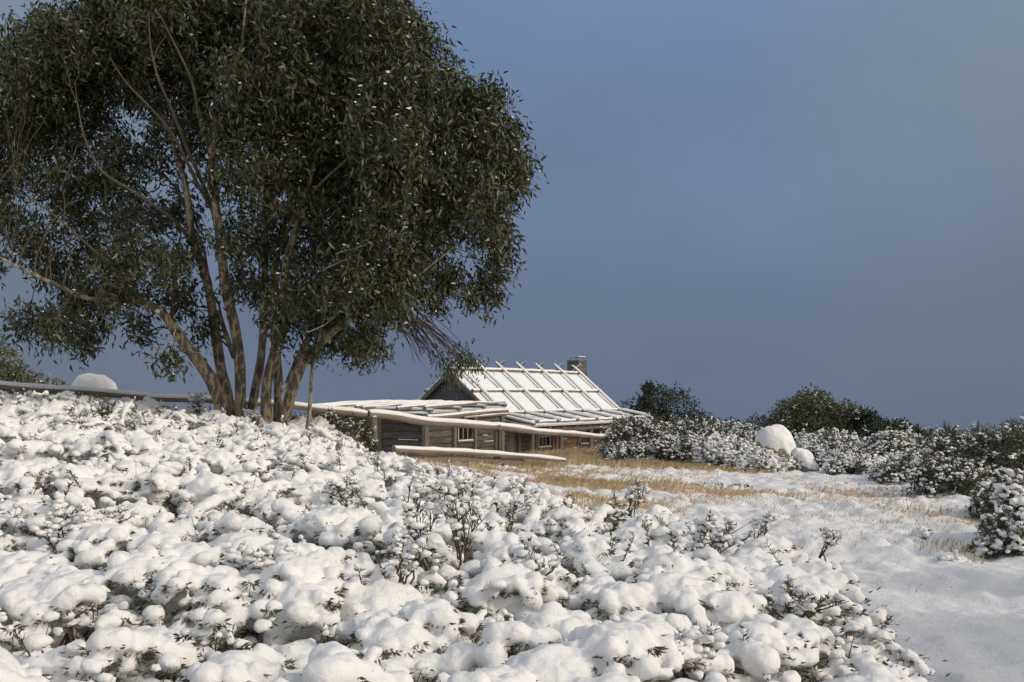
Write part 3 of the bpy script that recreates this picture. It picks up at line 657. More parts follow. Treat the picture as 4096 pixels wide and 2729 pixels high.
# veranda roof: corrugated iron under snow
VD0, VD1, VZ0, VZ1 = 2.55, 4.58, 2.20, 1.93
vx0, vx1 = -2.45, SB + .28
vs = (VZ1 - VZ0) / (VD1 - VD0)
nC = 560; xs = np.linspace(vx0, vx1, nC); zw = .018 * np.sin(xs / .11 * 2 * math.pi)
g = Geo(); V = np.concatenate([np.stack([xs, np.full(nC, -VD0), VZ0 + zw], 1), np.stack([xs, np.full(nC, -VD1), VZ1 + zw], 1)])
i = np.arange(nC - 1); g.add(V, F4=np.stack([i, i + nC, i + nC + 1, i + 1], 1)); g.build('veranda_roof', M_RUST, hut)
snow_sheet('veranda_snow', lambda u, v: (u, -v, VZ0 + vs * (v - VD0) + .012), vx0 + .03, vx1 - .03, VD0 + .12, VD1 - .015, .075, 110, 20, amp=.02)
# barge boards on both gables
for x, nm in ((X0 - .03, 'barge_board'), (X1 + .005, 'barge_board')):
    for sg, de in ((1, ED + .1), (-1, BD)):
        g = Geo(); pr = [(x, 0, RZ - .02), (x, -sg * de, roofz(de) - .02), (x, -sg * de, roofz(de) - .22), (x, 0, RZ - .24)]
        g.prism(pr, (.028, 0, 0)); g.build(nm, M_BARGE, hut, smooth=False)
# pole work on the roof
RR = .072; LIFT = .15
pole_s = [S_at(x, 0) for x in (1915.6, 1996.8, 2079.9, 2155.7, 2231.5, 2302)]
pole_s = [pole_s[0] - 1.78] + pole_s
nrm_ = np.array((slope, 1)) / math.hypot(slope, 1)
for i, s in enumerate(pole_s):
    top_d = -.21 - .03 * (i % 2)
    o_ = LIFT + .07
    def pz(d, extra=0): return RZ - slope * d + (o_ + extra) * math.hypot(slope, 1)
    log_obj('rafter_pole', [L3(s, top_d, pz(top_d)), L3(s + .02, 1.2, pz(1.2)), L3(s, ED + .08, pz(ED + .08))], (.048, .060, .066), hut, M_LOG, .030, seed=i, cover=(-.02, 1.02))
    s2 = s + .14
    log_obj('rafter_pole', [(s2, -.25, RZ - slope * -.25 + (o_ + .02) * math.hypot(slope, 1)), (s2, 1.2, pz(1.2, .09)), (s2, BD + .3, pz(BD + .3, .14))], (.048, .06, .065), hut, M_LOG, .02, seed=i + 30)
    # veranda pole continuing at a shallow pitch
    za = VZ0 + .32; zc = VZ1 + .24
    log_obj('veranda_pole', [L3(s + .03, ED - .12, za), L3(s + .03, 3.5, (za + zc) / 2 + .01), L3(s + .05, 4.42, zc)], (.068, .070, .072), hut, M_LOG, .04, seed=i + 60, cover=(.0, 1.0))
log_obj('veranda_pole', [L3(vx0 + .12, ED - .1, VZ0 + .22), L3(vx0 + .18, 4.55, VZ1 + .10)], (.08, .095), hut, M_LOG, .05, seed=97)
# ridge pole and purlins lie under the rafters
for dd, rr_, nm in ((.12, .075, 'ridge_pole'), (1.33, .075, 'purlin_pole'), (ED - .12, .06, 'purlin_pole'), (-1.33, .075, 'purlin_pole'), (-2.7, .07, 'purlin_pole')):
    zq = roofz(dd) + .10 * math.hypot(slope, 1)
    log_obj(nm, [L3(X0 - .02, dd, zq), L3(3, dd, zq + .02), L3(X1 - .1, dd, zq)], (rr_, rr_ * .95, rr_ * .9), hut, M_LOG, .045, seed=int(abs(dd * 50)) + 5)
log_obj('purlin_pole', [L3(vx0 + .1, 4.22, VZ1 + .17), L3(3, 4.24, VZ1 + .17), L3(vx1 - .05, 4.22, VZ1 + .17)], (.062, .06, .058), hut, M_LOG, .045, seed=77)
# veranda frame
BDp = 4.22
log_obj('veranda_beam', [L3(vx0 + .1, BDp, VZ1 - .17), L3(3, BDp, VZ1 - .16), L3(vx1 - .1, BDp, VZ1 - .17)], .10, hut, M_BEAM, 0, seed=80)
for i, px_ in enumerate((2129, 2244, 2363)):
    stud(S_at(px_, BDp), BDp, -.2, VZ1 - .24, .19, name='veranda_post', rnd=True, seed=i)
stud(vx1 - .25, BDp, -.2, VZ1 - .24, .18, name='veranda_post', rnd=True, seed=9)
for i, s in enumerate(np.arange(vx0 + .4, vx1, 1.18)):
    log_obj('veranda_joist', [L3(s, HW + .1, VZ0 - .10), L3(s, VD1 - .1, VZ1 - .07)], .05, hut, M_LOG, 0, seed=i + 90)
# chimney
ch_s, ch_d, cw, cl = 9.72, -.20, .68, .82
g = Geo(); zt_, zb_ = 5.20, 0.0; nb = 26
for i in range(nb):
    za = zb_ + (zt_ - zb_) * i / nb; hh = (zt_ - zb_) / nb
    for (x, y, sx, sy) in ((ch_s, -ch_d + cw / 2, .03, cw), (ch_s + cl, -ch_d + cw / 2, .03, cw)):
        g.box((x + (-.01 if x == ch_s else .01) + rng.uniform(-.004, .004), y, za + hh / 2), (sx, sy, hh - .012))
    for (x, y, sx, sy) in ((ch_s + cl / 2, -ch_d, cl, .03), (ch_s + cl / 2, -ch_d + cw, cl, .03)):
        g.box((x, y + (-.01 if y == -ch_d else .01) + rng.uniform(-.004, .004), za + hh / 2), (sx, sy, hh - .012))
for (x, y) in ((ch_s, -ch_d), (ch_s + cl, -ch_d), (ch_s, -ch_d + cw), (ch_s + cl, -ch_d + cw)): g.box((x, y, (zt_ + zb_) / 2 + .01), (.08, .08, zt_ - zb_ + .02))
chim = g.build('chimney', M_DOOR, hut, smooth=False)
g = Geo(); g.box((ch_s + cl / 2, -ch_d + cw / 2, zt_ / 2), (cl - .06, cw - .06, zt_ - .1)); g.build('flue', M_DARK, chim, smooth=False)
g = Geo(); g.box((ch_s + cl / 2, -ch_d + cw / 2, zt_ + .19), (cl * .92, cw * .92, .02))
for (x, y) in ((ch_s + .1, -ch_d + .1), (ch_s + cl - .1, -ch_d + .1), (ch_s + .1, -ch_d + cw - .1), (ch_s + cl - .1, -ch_d + cw - .1)): g.box((x, y, zt_ + .10), (.02, .02, .16))
g.build('chimney_cap', M_TIN, chim, smooth=False)
g = Geo(); g.box((ch_s + cl / 2, -ch_d + cw / 2, zt_ + .216), (cl * .90, cw * .90, .03)); g.build('cap_snow', M_SNOW, chim, smooth=False)

# annex in front of the gable: low shed roof rising towards the hut
AS0, AS1, AD0, AD1 = -8.75, -3.62, -2.04, 3.83      # s range, d range
AZB = .42
def aroof(s, d): return 2.60 + (s - AS0) / (AS1 - AS0) * .17 + (AD1 - d) / (AD1 - AD0) * .05
aw = (S_at(1828, AD1), S_at(1889, AD1)); azt = ZL(1668, aw[0], AD1); azb = ZL(1764, aw[0], AD1)
slab_wall('annex_front_wall', (AS0, -AD1), (AS1, -AD1), AZB, 2.42, 8, M_PLANK, [(aw[0] - AS0 - .1, aw[1] - AS0 + .1, azb - .05, azt + .05)], snow_ledge=.7)
slab_wall('annex_side_wall', (AS0, -AD0), (AS0, -1.72), AZB, 2.50, 7, M_PLANK); slab_wall('annex_side_wall', (AS0, -1.5), (AS0, -AD1), AZB, 2.50, 7, M_PLANK, snow_ledge=.1)
backing((AS0, -AD1), (AS1, -AD1), AZB, 2.46); backing((AS0, -AD0), (AS0, -AD1), AZB, 2.46)
slab_wall('annex_end_wall', (AS1, -AD1), (AS1, -AD0), AZB - .3, 2.6, 8, M_PLANK); slab_wall('annex_back_wall', (AS1, -AD0), (AS0, -AD0), AZB, 2.6, 8, M_PLANK)
slab_wall('link_wall', (AS1, -2.2), (SA, -2.2), 0, 2.1, 8, M_PLANK)
window((AS0, -AD1), (1, 0), aw[0] - AS0, aw[1] - AS0, azb, azt)
for px_, w_ in ((1703, .24), (1817, .16), (1899, .15), (2008, .2)): stud(S_at(px_, AD1 + .1), AD1 + .09, AZB - .2, 2.50 + (.12 if px_ > 2000 else .04), w_)
# fascia logs along the front, rising to the right
log_obj('annex_plate', [L3(AS0 - .1, AD1 + .12, 2.46), L3(AS0 + 2.6, AD1 + .14, 2.54), L3(AS1 + .15, AD1 + .12, 2.64)], (.095, .10, .09), hut, M_BEAM, .02, seed=101)
log_obj('annex_plate', [L3(AS0 + 2.2, AD1 + .13, 2.40), L3(AS1 + .1, AD1 + .13, 2.49)], (.05, .06), hut, M_BEAM, .02, seed=103)
stud(AS0 - .02, 1.6, AZB - .2, 2.55, .16, .2); stud(AS0 - .03, -1.9, AZB - .2, 2.62, .2, .2)
log_obj('annex_plate', [(AS0 - .06, -AD1, 2.50), (AS0 - .06, -AD0 + .1, 2.62)], .10, hut, M_BEAM, 0, seed=104)
g = Geo(); nC = 300; ys = np.linspace(-AD1 - .1, -AD0 + .2, nC); zw = .016 * np.sin(ys / .1 * 2 * math.pi)
Vt = []
for s in (AS0 - .28, AS1 + .1): Vt.append(np.stack([np.full(nC, s), ys, aroof(s, -ys) + zw - .03], 1))
i = np.arange(nC - 1); g.add(np.vstack(Vt), F4=np.stack([i, i + nC, i + nC + 1, i + 1], 1)); g.build('annex_roof', M_TIN, hut)
snow_sheet('annex_snow', lambda u, v: (u, v, aroof(u, -v)), AS0 - .26, AS1 + .08, -AD1 - .08, -AD0 + .18, .07, 50, 60, amp=.02)
for i, s in enumerate((AS0 + .15, AS0 + 1.95, AS0 + 3.6, AS1 - .02)):       # cross poles, ends towards the camera
    log_obj('cross_pole', [(s, -AD1 - .18, aroof(s, AD1) + .10), (s, 0, aroof(s, 0) + .09), (s, -AD0 + .15, aroof(s, AD0) + .09)], (.082, .08, .08), hut, M_LOG, .03, seed=i + 120)
log_obj('cross_pole', [(AS0 + .22, -AD1 + .5, aroof(AS0, 3) + .14), (AS0 - .15, -1.2, aroof(AS0, 1) + .12)], (.07, .075), hut, M_LOG, .03, seed=128)
for i, (d, s0, s1) in enumerate(((3.62, AS0 + .05, AS1 + .45), (2.95, AS0 - .75, AS1 - .35), (2.2, AS0 + .4, AS1 + .1), (1.35, AS0 - .9, AS1 - .1), (.5, AS0 - .35, AS1 + .25), (-.35, AS0 - 1.1, AS1 - .1), (-1.15, AS0 - .5, AS1 - .2), (-1.9, AS0 - .7, AS1 - .35))):
    z_ = .20
    log_obj('roof_pole', [L3(s0, d + .1, aroof(s0, d) + z_), L3((s0 + s1) / 2, d - .04, aroof((s0 + s1) / 2, d) + z_ + .03), L3(s1, d, aroof(s1, d) + z_)], (.075, .07, .05), hut, M_LOG, .022, seed=i + 140, cover=(.2, .8))

# ------------------------------------------------------------------ the log fence
fence = thing('log_fence', 'rustic fence of heavy snow-topped log rails running in front of the hut', 'fence')
def rail(name, a, b, r, seed, sn=.045, mid=None, **k):
    pts = [P(*a)] + ([P(*m_) for m_ in mid] if mid else []) + [P(*b)]
    return log_obj(name, pts, r, fence, M_RAIL, sn, 14, seed=seed, **k)
rail('top_rail', (-420, 1512, 18.6), (590, 1588, 20.3), (.065, .068), 3, sn=.035)
rail('top_rail', (560, 1589, 20.55), (1030, 1612, 21.3), (.062, .062), 4, sn=.03)
rail('top_rail', (960, 1608, 21.5), (1492, 1663, 24.0), (.060, .072), 5, mid=[(1230, 1632, 22.7)], sn=.035)
rail('top_rail', (1472, 1656, 23.8), (1995, 1706, 27.0), (.082, .096), 6, mid=[(1720, 1688, 25.4)], sn=.045)
rail('top_rail', (1975, 1706, 26.9), (2446, 1750, 34.0), (.095, .062), 7, mid=[(2210, 1734, 30.2)], sn=.045)
rail('bottom_rail', (1575, 1797, 24.2), (2260, 1842, 28.4), (.074, .048), 8, mid=[(1860, 1812, 26.0)], sn=.045)
rail('ground_log', (1640, 1830, 24.9), (2090, 1848, 27.6), (.10, .09), 9, sn=.0, label='half-buried plank log below the bottom rail')
def post(px_, pyt, Y, r, split=False, seed=0, below=1.6):
    p = P(px_, pyt, Y); g = Geo(); zb_ = float(H0(np.array(p[0]), np.array(p[1]))) - .3
    if split:
        for dx, rr_ in ((-.055, .062), (.055, .055)): g.tube([(p[0] + dx * (1 - .2 * t_), p[1], zb_ + (p[2] - .02 * (dx > 0) - zb_) * t_) for t_ in np.linspace(0, 1, 8)], rr_, 10, noise=.18, seed=seed + int(dx * 100))
    else: g.tube([(p[0] + .03 * math.sin(t_ * 3), p[1], zb_ + (p[2] - zb_) * t_) for t_ in np.linspace(0, 1, 8)], r, 12, noise=.1, seed=seed)
    o = g.build('post', M_POST, fence); gs = Geo(); blobs(gs, [(p[0] + .02, p[1] - .02, p[2] + .01)], [(r * .9, r * .85, .03)], ICO2, noise=.06); gs.build('snow_cap', M_SNOW, o)
post(1488, 1667, 23.95, .11, seed=1); post(1990, 1716, 27.15, .11, True, seed=2); post(2436, 1760, 34.0, .11, seed=3); post(560, 1600, 20.45, .10, seed=4)
post(-300, 1535, 18.8, .10, seed=5)

# ------------------------------------------------------------------ boulders
def boulder(label, px_, py_top, py_bot, hw, Y, seed, cap=.12):
    c = P(px_, (py_top + py_bot) / 2, Y); r_ = thing('boulder', label, 'boulder', tuple(c)); rz_ = (py_bot - py_top) / 2 / F * Y; rx = hw / F * Y
    import bmesh
    V, Fc = ICO4; V = V.copy(); n = 1 + .13 * fbm(V[:, 0] * 1.2 + seed, V[:, 1] * 1.2, V[:, 2] * 1.2, o=2, seed=seed) + .03 * fbm(V[:, 0] * 4, V[:, 1] * 4, V[:, 2] * 4, o=3, seed=seed)
    sq = np.sign(V) * np.abs(V) ** .90; A = sq * n[:, None] * np.array((rx, rx * .85, rz_)); A[:, 2] -= A[:, 0] * .22 * np.clip(V[:, 2] + .3, 0, 1); A[:, 2] += rz_ * .10 * vn(V[:, 0] * 2.3, V[:, 1] * 2.3, seed=seed + 2)
    g = Geo(); g.add(A, F3=Fc); g.build('rock', M_ROCK, r_)
    lim = cap + .14 * fbm(V[:, 0] * 2.5, V[:, 1] * 2.5, V[:, 2] * 2.5, o=3, seed=seed) - .25 * V[:, 0]; k = np.clip((V[:, 2] - lim) * 2.2, -1, 1)
    B = A * (1 + .035 * np.clip(k, 0, 1) ** .5 - .04 * (k < 0))[:, None]; B[:, 2] += (.05 + .022 * fbm(V[:, 0] * 2.6, V[:, 1] * 2.6, o=2, seed=seed + 4)) * np.clip(k, 0, 1)
    keep = (k[Fc] > -.6).any(1); g = Geo(); g.add(B, F3=Fc[keep]); g.build('snow_cap', M_SNOW, r_)
boulder('large pale boulder under a smooth snow cap among the shrubs right of the hut', 3098, 1714, 1900, 78, 30, 3, .0)
boulder('small snow-covered rock on the slope right of the large boulder', 3238, 1850, 1900, 36, 28, 5, .0)
boulder('long low snow-covered rock leaning against the large boulder', 3205, 1800, 1900, 46, 29.2, 6, .0)
boulder('round snow-covered boulder on the skyline behind the left rail', 380, 1506, 1610, 80, 23.5, 8, -.3)

# ------------------------------------------------------------------ generic shrubs and far trees
def shrub(name, label, cat, px_, py_top, py_bot, hw, Y, nleaf, Lf, leafm, nsnow=0, rs=.05, nl=16, seed=0, depth=.8, group=None, X=None, hgt=None, rx=None, width=.35, trunkm=M_TWIG):
    if X is None:
        c = P(px_, py_bot, Y); top = P(px_, py_top, Y)[2]; rx = hw * 1.12 / F * Y; cx = c[0]; zb_ = min(c[2], float(H0(np.array(cx), np.array(float(Y))))+.05)
    else: cx = X; zb_ = float(H0(np.array(float(X)), np.array(float(Y)))); top = zb_ + hgt
    Hh = top - zb_; ry = rx * depth; r_ = thing(name, label, cat, (cx, Y, zb_), group=group)
    rl = np.random.default_rng(100 + seed)
    nl = int(nl * 1.5); nleaf = int(nleaf * 1.5); nsnow = int(nsnow * .95); rs *= .82
    if Y > 20: rs *= .85; nsnow = int(nsnow * 1.15)
    lob = []
    for i in range(nl):
        a = rl.uniform(0, 6.28); e_ = rl.uniform(.05, 1) ** .8; q = math.sqrt(max(0, 1 - (e_ * .97) ** 4)); k = rl.uniform(.15, 1) ** .5 * .9
        lr = rl.uniform(.16, .34) * min(rx, Hh) * 1.1; lob.append((math.cos(a) * q * rx * k, math.sin(a) * q * ry * k, max(lr * .7, e_ * Hh * .80 * rl.uniform(.85, 1.1)), lr))
    lob.append((0, 0, Hh - .28 * min(rx, Hh), .28 * min(rx, Hh))); lob = np.array(lob)
    w = lob[:, 3] ** 2; idx = rl.choice(len(lob), nleaf, p=w / w.sum()); d = rl.normal(0, 1, (nleaf, 3)); d /= np.linalg.norm(d, axis=1)[:, None]
    rad = rl.uniform(.35, 1.05, nleaf) ** .5 * (1 + .22 * vn(d[:, 0] * 3 + idx, d[:, 1] * 3, d[:, 2] * 3, seed=seed)); C = lob[idx, :3] + d * (lob[idx, 3] * rad)[:, None]
    C[:, 2] = np.maximum(C[:, 2], .02)
    # sprigs breaking the outline
    g = Geo(); leaves(g, C, d * .6 + rdir(nleaf, .5), rng.uniform(.6, 1.2, nleaf) * Lf, rng.uniform(.28, .42, nleaf) * Lf * width / .35)
    sp_t = Geo(); cand = lob[lob[:, 2] > Hh * .35]
    for k in range(int(26 + rx * 14) if Hh > .45 else 0):
        L0 = cand[rl.integers(len(cand))]; dd = rl.normal(0, .55, 3); dd[2] = abs(dd[2]) + .75; dd /= np.linalg.norm(dd); b0 = L0[:3] + dd * L0[3] * .75; l_ = rl.uniform(.06, .16) * (1 + Y / 60); t1 = b0 + dd * l_ + np.array((0, 0, .03))
        sp_t.tube([b0, (b0 + t1) / 2 + rl.normal(0, .008, 3), t1], (.006, .004, .002), 3, cap=False)
        m_ = 16; tt_ = rl.uniform(.1, 1, m_)[:, None]; leaves(g, b0 + (t1 - b0) * tt_, rl.normal(0, .7, (m_, 3)) + dd * .9, rl.uniform(.5, 1, m_) * Lf * .9, rl.uniform(.22, .34, m_) * Lf)
    g.build('foliage', leafm, r_); (sp_t.build('twig', M_TWIG, r_) if sp_t.n else None)
    g = Geo()
    for i in range(0, len(lob), 2 if len(lob) > 8 else 1):
        p = lob[i]; g.tube([(p[0] * .05, p[1] * .05, -.1), (p[0] * .5 + rl.normal(0, .03), p[1] * .5, p[2] * .45), (p[0], p[1], p[2])], np.array((.03, .02, .006)) * (.5 + Hh * .35), 5, cap=False)
    g.build('stem', trunkm, r_)
    if nsnow:
        nc_ = nsnow * 3 // 5; ii = np.repeat(rl.choice(len(lob), nc_, p=w / w.sum()), 5); dd = np.repeat(rl.normal(0, 1, (nc_, 3)), 5, 0); dd[:, 2] = np.abs(dd[:, 2]) * 1.0 - .25; dd /= np.linalg.norm(dd, axis=1)[:, None]
        cl_ = vn(dd[:, 0] * 4 + ii * 3.3, dd[:, 1] * 4, dd[:, 2] * 4, seed=seed + 5); sel = np.where(cl_ > -.3)[0][:nsnow]; ii = ii[sel]; dd = dd[sel] + rl.normal(0, 1, (len(sel), 3)) * (rs / lob[ii, 3] * 1.1)[:, None]
        C = lob[ii, :3] + dd * (lob[ii, 3] * (1.0 + .12 * rl.normal(0, 1, len(ii))))[:, None]; C[:, 2] = np.maximum(C[:, 2], .03)
        R_ = (rs * (.95 if Y < 16 else 1) * rl.uniform(.35, 1.3, len(ii)) ** 1.6)[:, None] * np.array((1.25, .9, .7)); g = Geo(); blobs(g, C, R_, ICO1 if Y > 15 else ICO2, flat=.75, noise=.22)
        if Y < 16 and X is None:
            Vr, f3, f4 = remesh(g.build('tmp', M_SNOW), .0105, 1); g = Geo(); g.add(Vr, F3=f3, F4=f4)
        g.build('snow', M_SNOW, r_)
    return r_
SH = [ # name, label, cat, px, top, bot, hw, Y, nleaf, leaf size, mat, nsnow, rs, lobes
 ('shrub', 'snow-dusted shrub tucked against the right end of the hut veranda', 2550, 1668, 1845, 135, 34, 9000, .085, M_SHRUB, 2300, .045, 22),
 ('shrub', 'grey-green frosted shrub behind the pair of shrubs right of the hut', 2770, 1668, 1820, 130, 37, 8000, .085, M_SHRUB, 1900, .05, 20),
 ('shrub', 'low snow-laden shrub in front of the hut right corner above the yellow grass', 2520, 1768, 1862, 120, 31.5, 6000, .075, M_SHRUB, 2300, .048, 18),
 ('shrub', 'snowy shrub with brown twigs midway between hut and large boulder', 2740, 1742, 1868, 125, 31, 7000, .075, M_SHRUB, 2400, .052, 20),
 ('shrub', 'heavily snow-clumped shrub directly left of the large boulder', 2920, 1760, 1895, 120, 29, 5500, .07, M_SHRUB, 3000, .062, 20),
 ('shrub', 'rounded snow-clumped shrub in front of the large boulder', 3060, 1805, 1905, 110, 28, 4500, .07, M_SHRUB, 2600, .062, 18),
 ('shrub', 'frosted shrub on the skyline behind the large boulder', 2950, 1698, 1800, 120, 40, 5000, .09, M_SHRUB, 1900, .055, 16),
 ('shrub', 'pale frosted shrub on the slope right of the large boulder', 3300, 1732, 1850, 150, 33, 6500, .085, M_SHRUB, 3000, .055, 22),
 ('shrub', 'low snow-laden shrub below the pale frosted shrub right of the boulder', 3420, 1800, 1900, 130, 27.5, 5500, .07, M_SHRUB, 2700, .05, 18),
 ('shrub', 'frosted shrub below the twin dark trees on the right', 3590, 1735, 1880, 150, 29, 7000, .08, M_SHRUB, 2600, .05, 22),
 ('shrub', 'snow-flecked shrub at the edge of the white field in the middle right', 3640, 1820, 1975, 140, 23, 7500, .065, M_SHRUB, 2500, .04, 22),
 ('shrub', 'dark shrub with a snowy crest on the right skyline', 3800, 1715, 1900, 160, 24, 9000, .075, M_SHRUB, 1900, .04, 24),
 ('shrub', 'dark snow-flecked shrub bordering the white field on the right', 3800, 1830, 2060, 150, 18.5, 9500, .06, M_SHRUB, 1900, .032, 24),
 ('shrub', 'tall dark shrub at the right edge of the view against the sky', 4050, 1690, 1980, 190, 19, 13000, .065, M_SHRUB, 1700, .032, 28),
 ('shrub', 'dark shrub at the right edge below the tallest one', 4020, 1880, 2150, 130, 15, 10000, .055, M_SHRUB, 1800, .03, 24),
 ('shrub', 'shrub with large round snow clumps at the right edge', 4085, 1890, 2230, 110, 12.2, 8000, .045, M_SHRUB, 1500, .040, 20),
 ('shrub', 'low snowy shrub nearest the path on the right edge', 4030, 2050, 2260, 130, 11.2, 7500, .042, M_SHRUB, 1300, .034, 20)]
for i, (nm, lb, px_, tp, bt, hw, Y, nlf, Lf, mm, ns, rs, nlb) in enumerate(SH):
    shrub(nm, lb, 'shrub', px_, tp, bt, hw, Y, nlf, Lf, mm, ns, rs, nlb, seed=i, group='snowy shrubs right of the hut')
TR = [('snow_gum', 'dark green tree on the skyline just right of the hut', 2712, 1556, 1790, 255, 60, 12000, .19, M_FARTREE, 160, .08, 22),
 ('snow_gum', 'narrow dark treetop rising at the left of the tree right of the hut', 2595, 1534, 1790, 80, 59, 5000, .18, M_FARTREE, 60, .07, 12),
 ('snow_gum', 'broad olive tree behind the boulder on the right skyline', 3240, 1592, 1800, 225, 50, 12000, .16, M_OLIVE, 500, .06, 24),
 ('snow_gum', 'smaller dark tree right of the broad olive tree on the skyline', 3470, 1640, 1810, 125, 48, 7000, .16, M_FARTREE, 350, .06, 14),
 ('snow_gum', 'low dark tree trailing down at the right end of the skyline trees', 3590, 1690, 1820, 150, 46, 6500, .15, M_FARTREE, 400, .06, 14),
 ('snow_gum', 'olive tree cut by the left edge of the view behind the rail', -30, 1350, 1700, 300, 32, 13000, .13, M_OLIVE, 700, .04, 24)]
for i, (nm, lb, px_, tp, bt, hw, Y, nlf, Lf, mm, ns, rs, nlb) in enumerate(TR):
    shrub(nm, lb, 'tree', px_, tp, bt, hw, Y, nlf, Lf, mm, ns, rs, nlb, seed=40 + i, group='far trees on the skyline', width=.5)
# shrubs beside the hut on the left, behind the fence
for i, (lb, px_, tp, bt, hw, Y, ns) in enumerate((
    ('snow-dusted shrub right of the sapling in front of the annex', 1340, 1655, 1790, 95, 21.5, 900), ('snow-dusted shrub between the tree trunks and the sapling', 1190, 1668, 1780, 80, 20.6, 700),
    ('snow-dusted shrub against the near fence post', 1440, 1690, 1800, 60, 22.6, 500))):
    shrub('shrub', lb, 'shrub', px_, tp, bt, hw, Y, 6500, .05, M_HEATH, ns, .026, 18, seed=60 + i)
# low snowy cushions on the open field
for i, (px_, tp, bt, hw, Y, lb) in enumerate(((2680, 1925, 1950, 70, 23, 'flat snow-covered cushion plant in the field, leftmost of three'), (2830, 1930, 1958, 70, 22, 'flat snow-covered cushion plant in the field, middle of three'), (2960, 1938, 1965, 55, 21.5, 'flat snow-covered cushion plant in the field, rightmost of three'), (3690, 2120, 2165, 40, 13, 'tiny dark tuft of heath alone in the white field near the path'), (3800, 2230, 2262, 50, 10.9, 'small twiggy cushion at the foot of the right edge shrubs'))):
    shrub('cushion_plant', lb, 'plant', px_, tp, bt, hw, Y, 1300, .035, M_HEATH, 420 if i < 3 else 420, .034 if i < 3 else .028, 14, seed=70 + i)
# tall scrub out of view on the right whose shade falls over the path and the right of the heath
for i, (X, Y, h_, rx_) in enumerate(((6.3, 5.6, 3.0, 1.2), (7.8, 4.0, 3.4, 1.4), (7.2, 8.2, 2.6, 1.0), (9.6, 2.6, 3.8, 1.6))):
    shrub('shrub', ('tall dark scrub beside the path, outside the view on the right', 'second tall scrub standing further from the path, outside the view on the right', 'lower scrub farther up the path, outside the view on the right', 'largest scrub bush, farthest right of the path and outside the view')[i], 'shrub', 0, 0, 0, 0, Y, 9000, .07, M_SHRUB, 500, .04, 20, seed=80 + i, X=X, hgt=h_, rx=rx_)

# ------------------------------------------------------------------ dry grass
def grass():
    pts = []
    def patch(x0, x1, y0, y1, n, h, dens=1.0): 
        x = rng.uniform(x0, x1, n); y = rng.uniform(y0, y1, n); k = fbm(x * .9, y * .9, o=2, seed=50) > (1 - dens) * 1.2 - .6; x, y = x[k], y[k]
        pts.append((x, y, np.full(len(x), h)))
    def along(a, b_, n, w, h):
        a = np.array(a[:2]); b_ = np.array(b_[:2]); t_ = rng.uniform(0, 1, n)[:, None]; q = a + (b_ - a) * t_ + rng.normal(0, w, (n, 2)); pts.append((q[:, 0], q[:, 1], np.full(n, h)))
    along(P(1600, 0, 25.5), P(2180, 0, 28.5), 2600, .28, .24); along(P(2050, 0, 29.5), P(2500, 0, 33.5), 3600, .7, .32); along(P(2120, 0, 33), P(2400, 0, 40), 5500, .8, .42); along(P(2250, 0, 37), P(2420, 0, 41), 4000, .8, .6)
    along(P(2420, 0, 31), P(2980, 0, 28.3), 15000, .5, .22); along(P(2980, 0, 28), P(3120, 0, 26.6), 1300, .2, .15)
    along(P(2080, 0, 20), P(2480, 0, 20.5), 15000, 1.0, .13); along(P(2230, 0, 17), P(2500, 0, 17), 5000, .8, .11); along(P(2750, 0, 20), P(3350, 0, 19.5), 5000, .9, .10)
    along(P(1850, 0, 24), P(2200, 0, 25.5), 7000, 1.0, .11); along(P(3050, 0, 10.8), P(3150, 0, 11.2), 260, .2, .12); along(P(3700, 0, 16), P(4000, 0, 13.5), 380, .4, .10); along(P(3780, 0, 11.8), P(3900, 0, 10.5), 260, .2, .16)
    along(P(3550, 0, 16.5), P(3750, 0, 15), 150, .4, .10)
    patch(-1, 8, 14, 33, 12000, .07, .75); patch(1.8, 6.5, 5, 16, 2600, .075, .9); patch(-4, 3, 19, 24, 1200, .08, .7); patch(3, 5.5, 4.2, 8, 60, .13, 1)
    x = np.concatenate([p[0] for p in pts]); y = np.concatenate([p[1] for p in pts]); h = np.concatenate([p[2] for p in pts])
    k = ~inside(x, y, EDGE) & (x < .52 * y + .6)
    # keep clear of the hut footprint
    q = np.stack([x, y], 1) - HO; s = q @ U; d = q @ VV; k &= ~((s > -9) & (s < 9.5) & (d < 2.75)) & ~((s > -9) & (s < -3.4) & (d < 4.0))
    k &= (fbm(x * .9, y * .55, o=3, seed=61) > -.30 + .55 * (h < .14) * rng.random(len(x)) ** 2) | (h > .19)
    x, y, h = x[k], y[k], h[k]; n = len(x); z = Hf(x, y) - .01
    hh = h * rng.uniform(.5, 1.15, n); w = np.clip(y, 6, 40) * .00036
    D = np.stack([rng.normal(.28, .3, n), rng.normal(0, .3, n), np.ones(n)], 1); g = Geo()
    C = np.stack([x, y, z], 1); D /= np.linalg.norm(D, axis=1)[:, None]; mid = C + D * (hh * .6)[:, None]; tip = mid + (D * (hh * .4)[:, None] + np.stack([hh * .22, 0 * hh, -hh * .06], 1))
    sd_ = np.stack([np.cos(rng.uniform(-.6, .6, n)), rng.normal(0, .4, n), 0 * x], 1) * w[:, None]
    V = np.stack([C - sd_, C + sd_, mid + sd_ * .8, mid - sd_ * .8, tip], 1).reshape(-1, 3); i = np.arange(n)[:, None] * 5
    g.add(V, F3=np.concatenate([i + np.array([[0, 1, 2]]), i + np.array([[0, 2, 3]]), i + np.array([[3, 2, 4]])], 0))
    o = g.build('dry_grass', M_GRASS); o['kind'] = 'stuff'; o['category'] = 'grass'; o['label'] = 'straw-coloured dry grass poking through the snow before the hut and over the field'
grass()

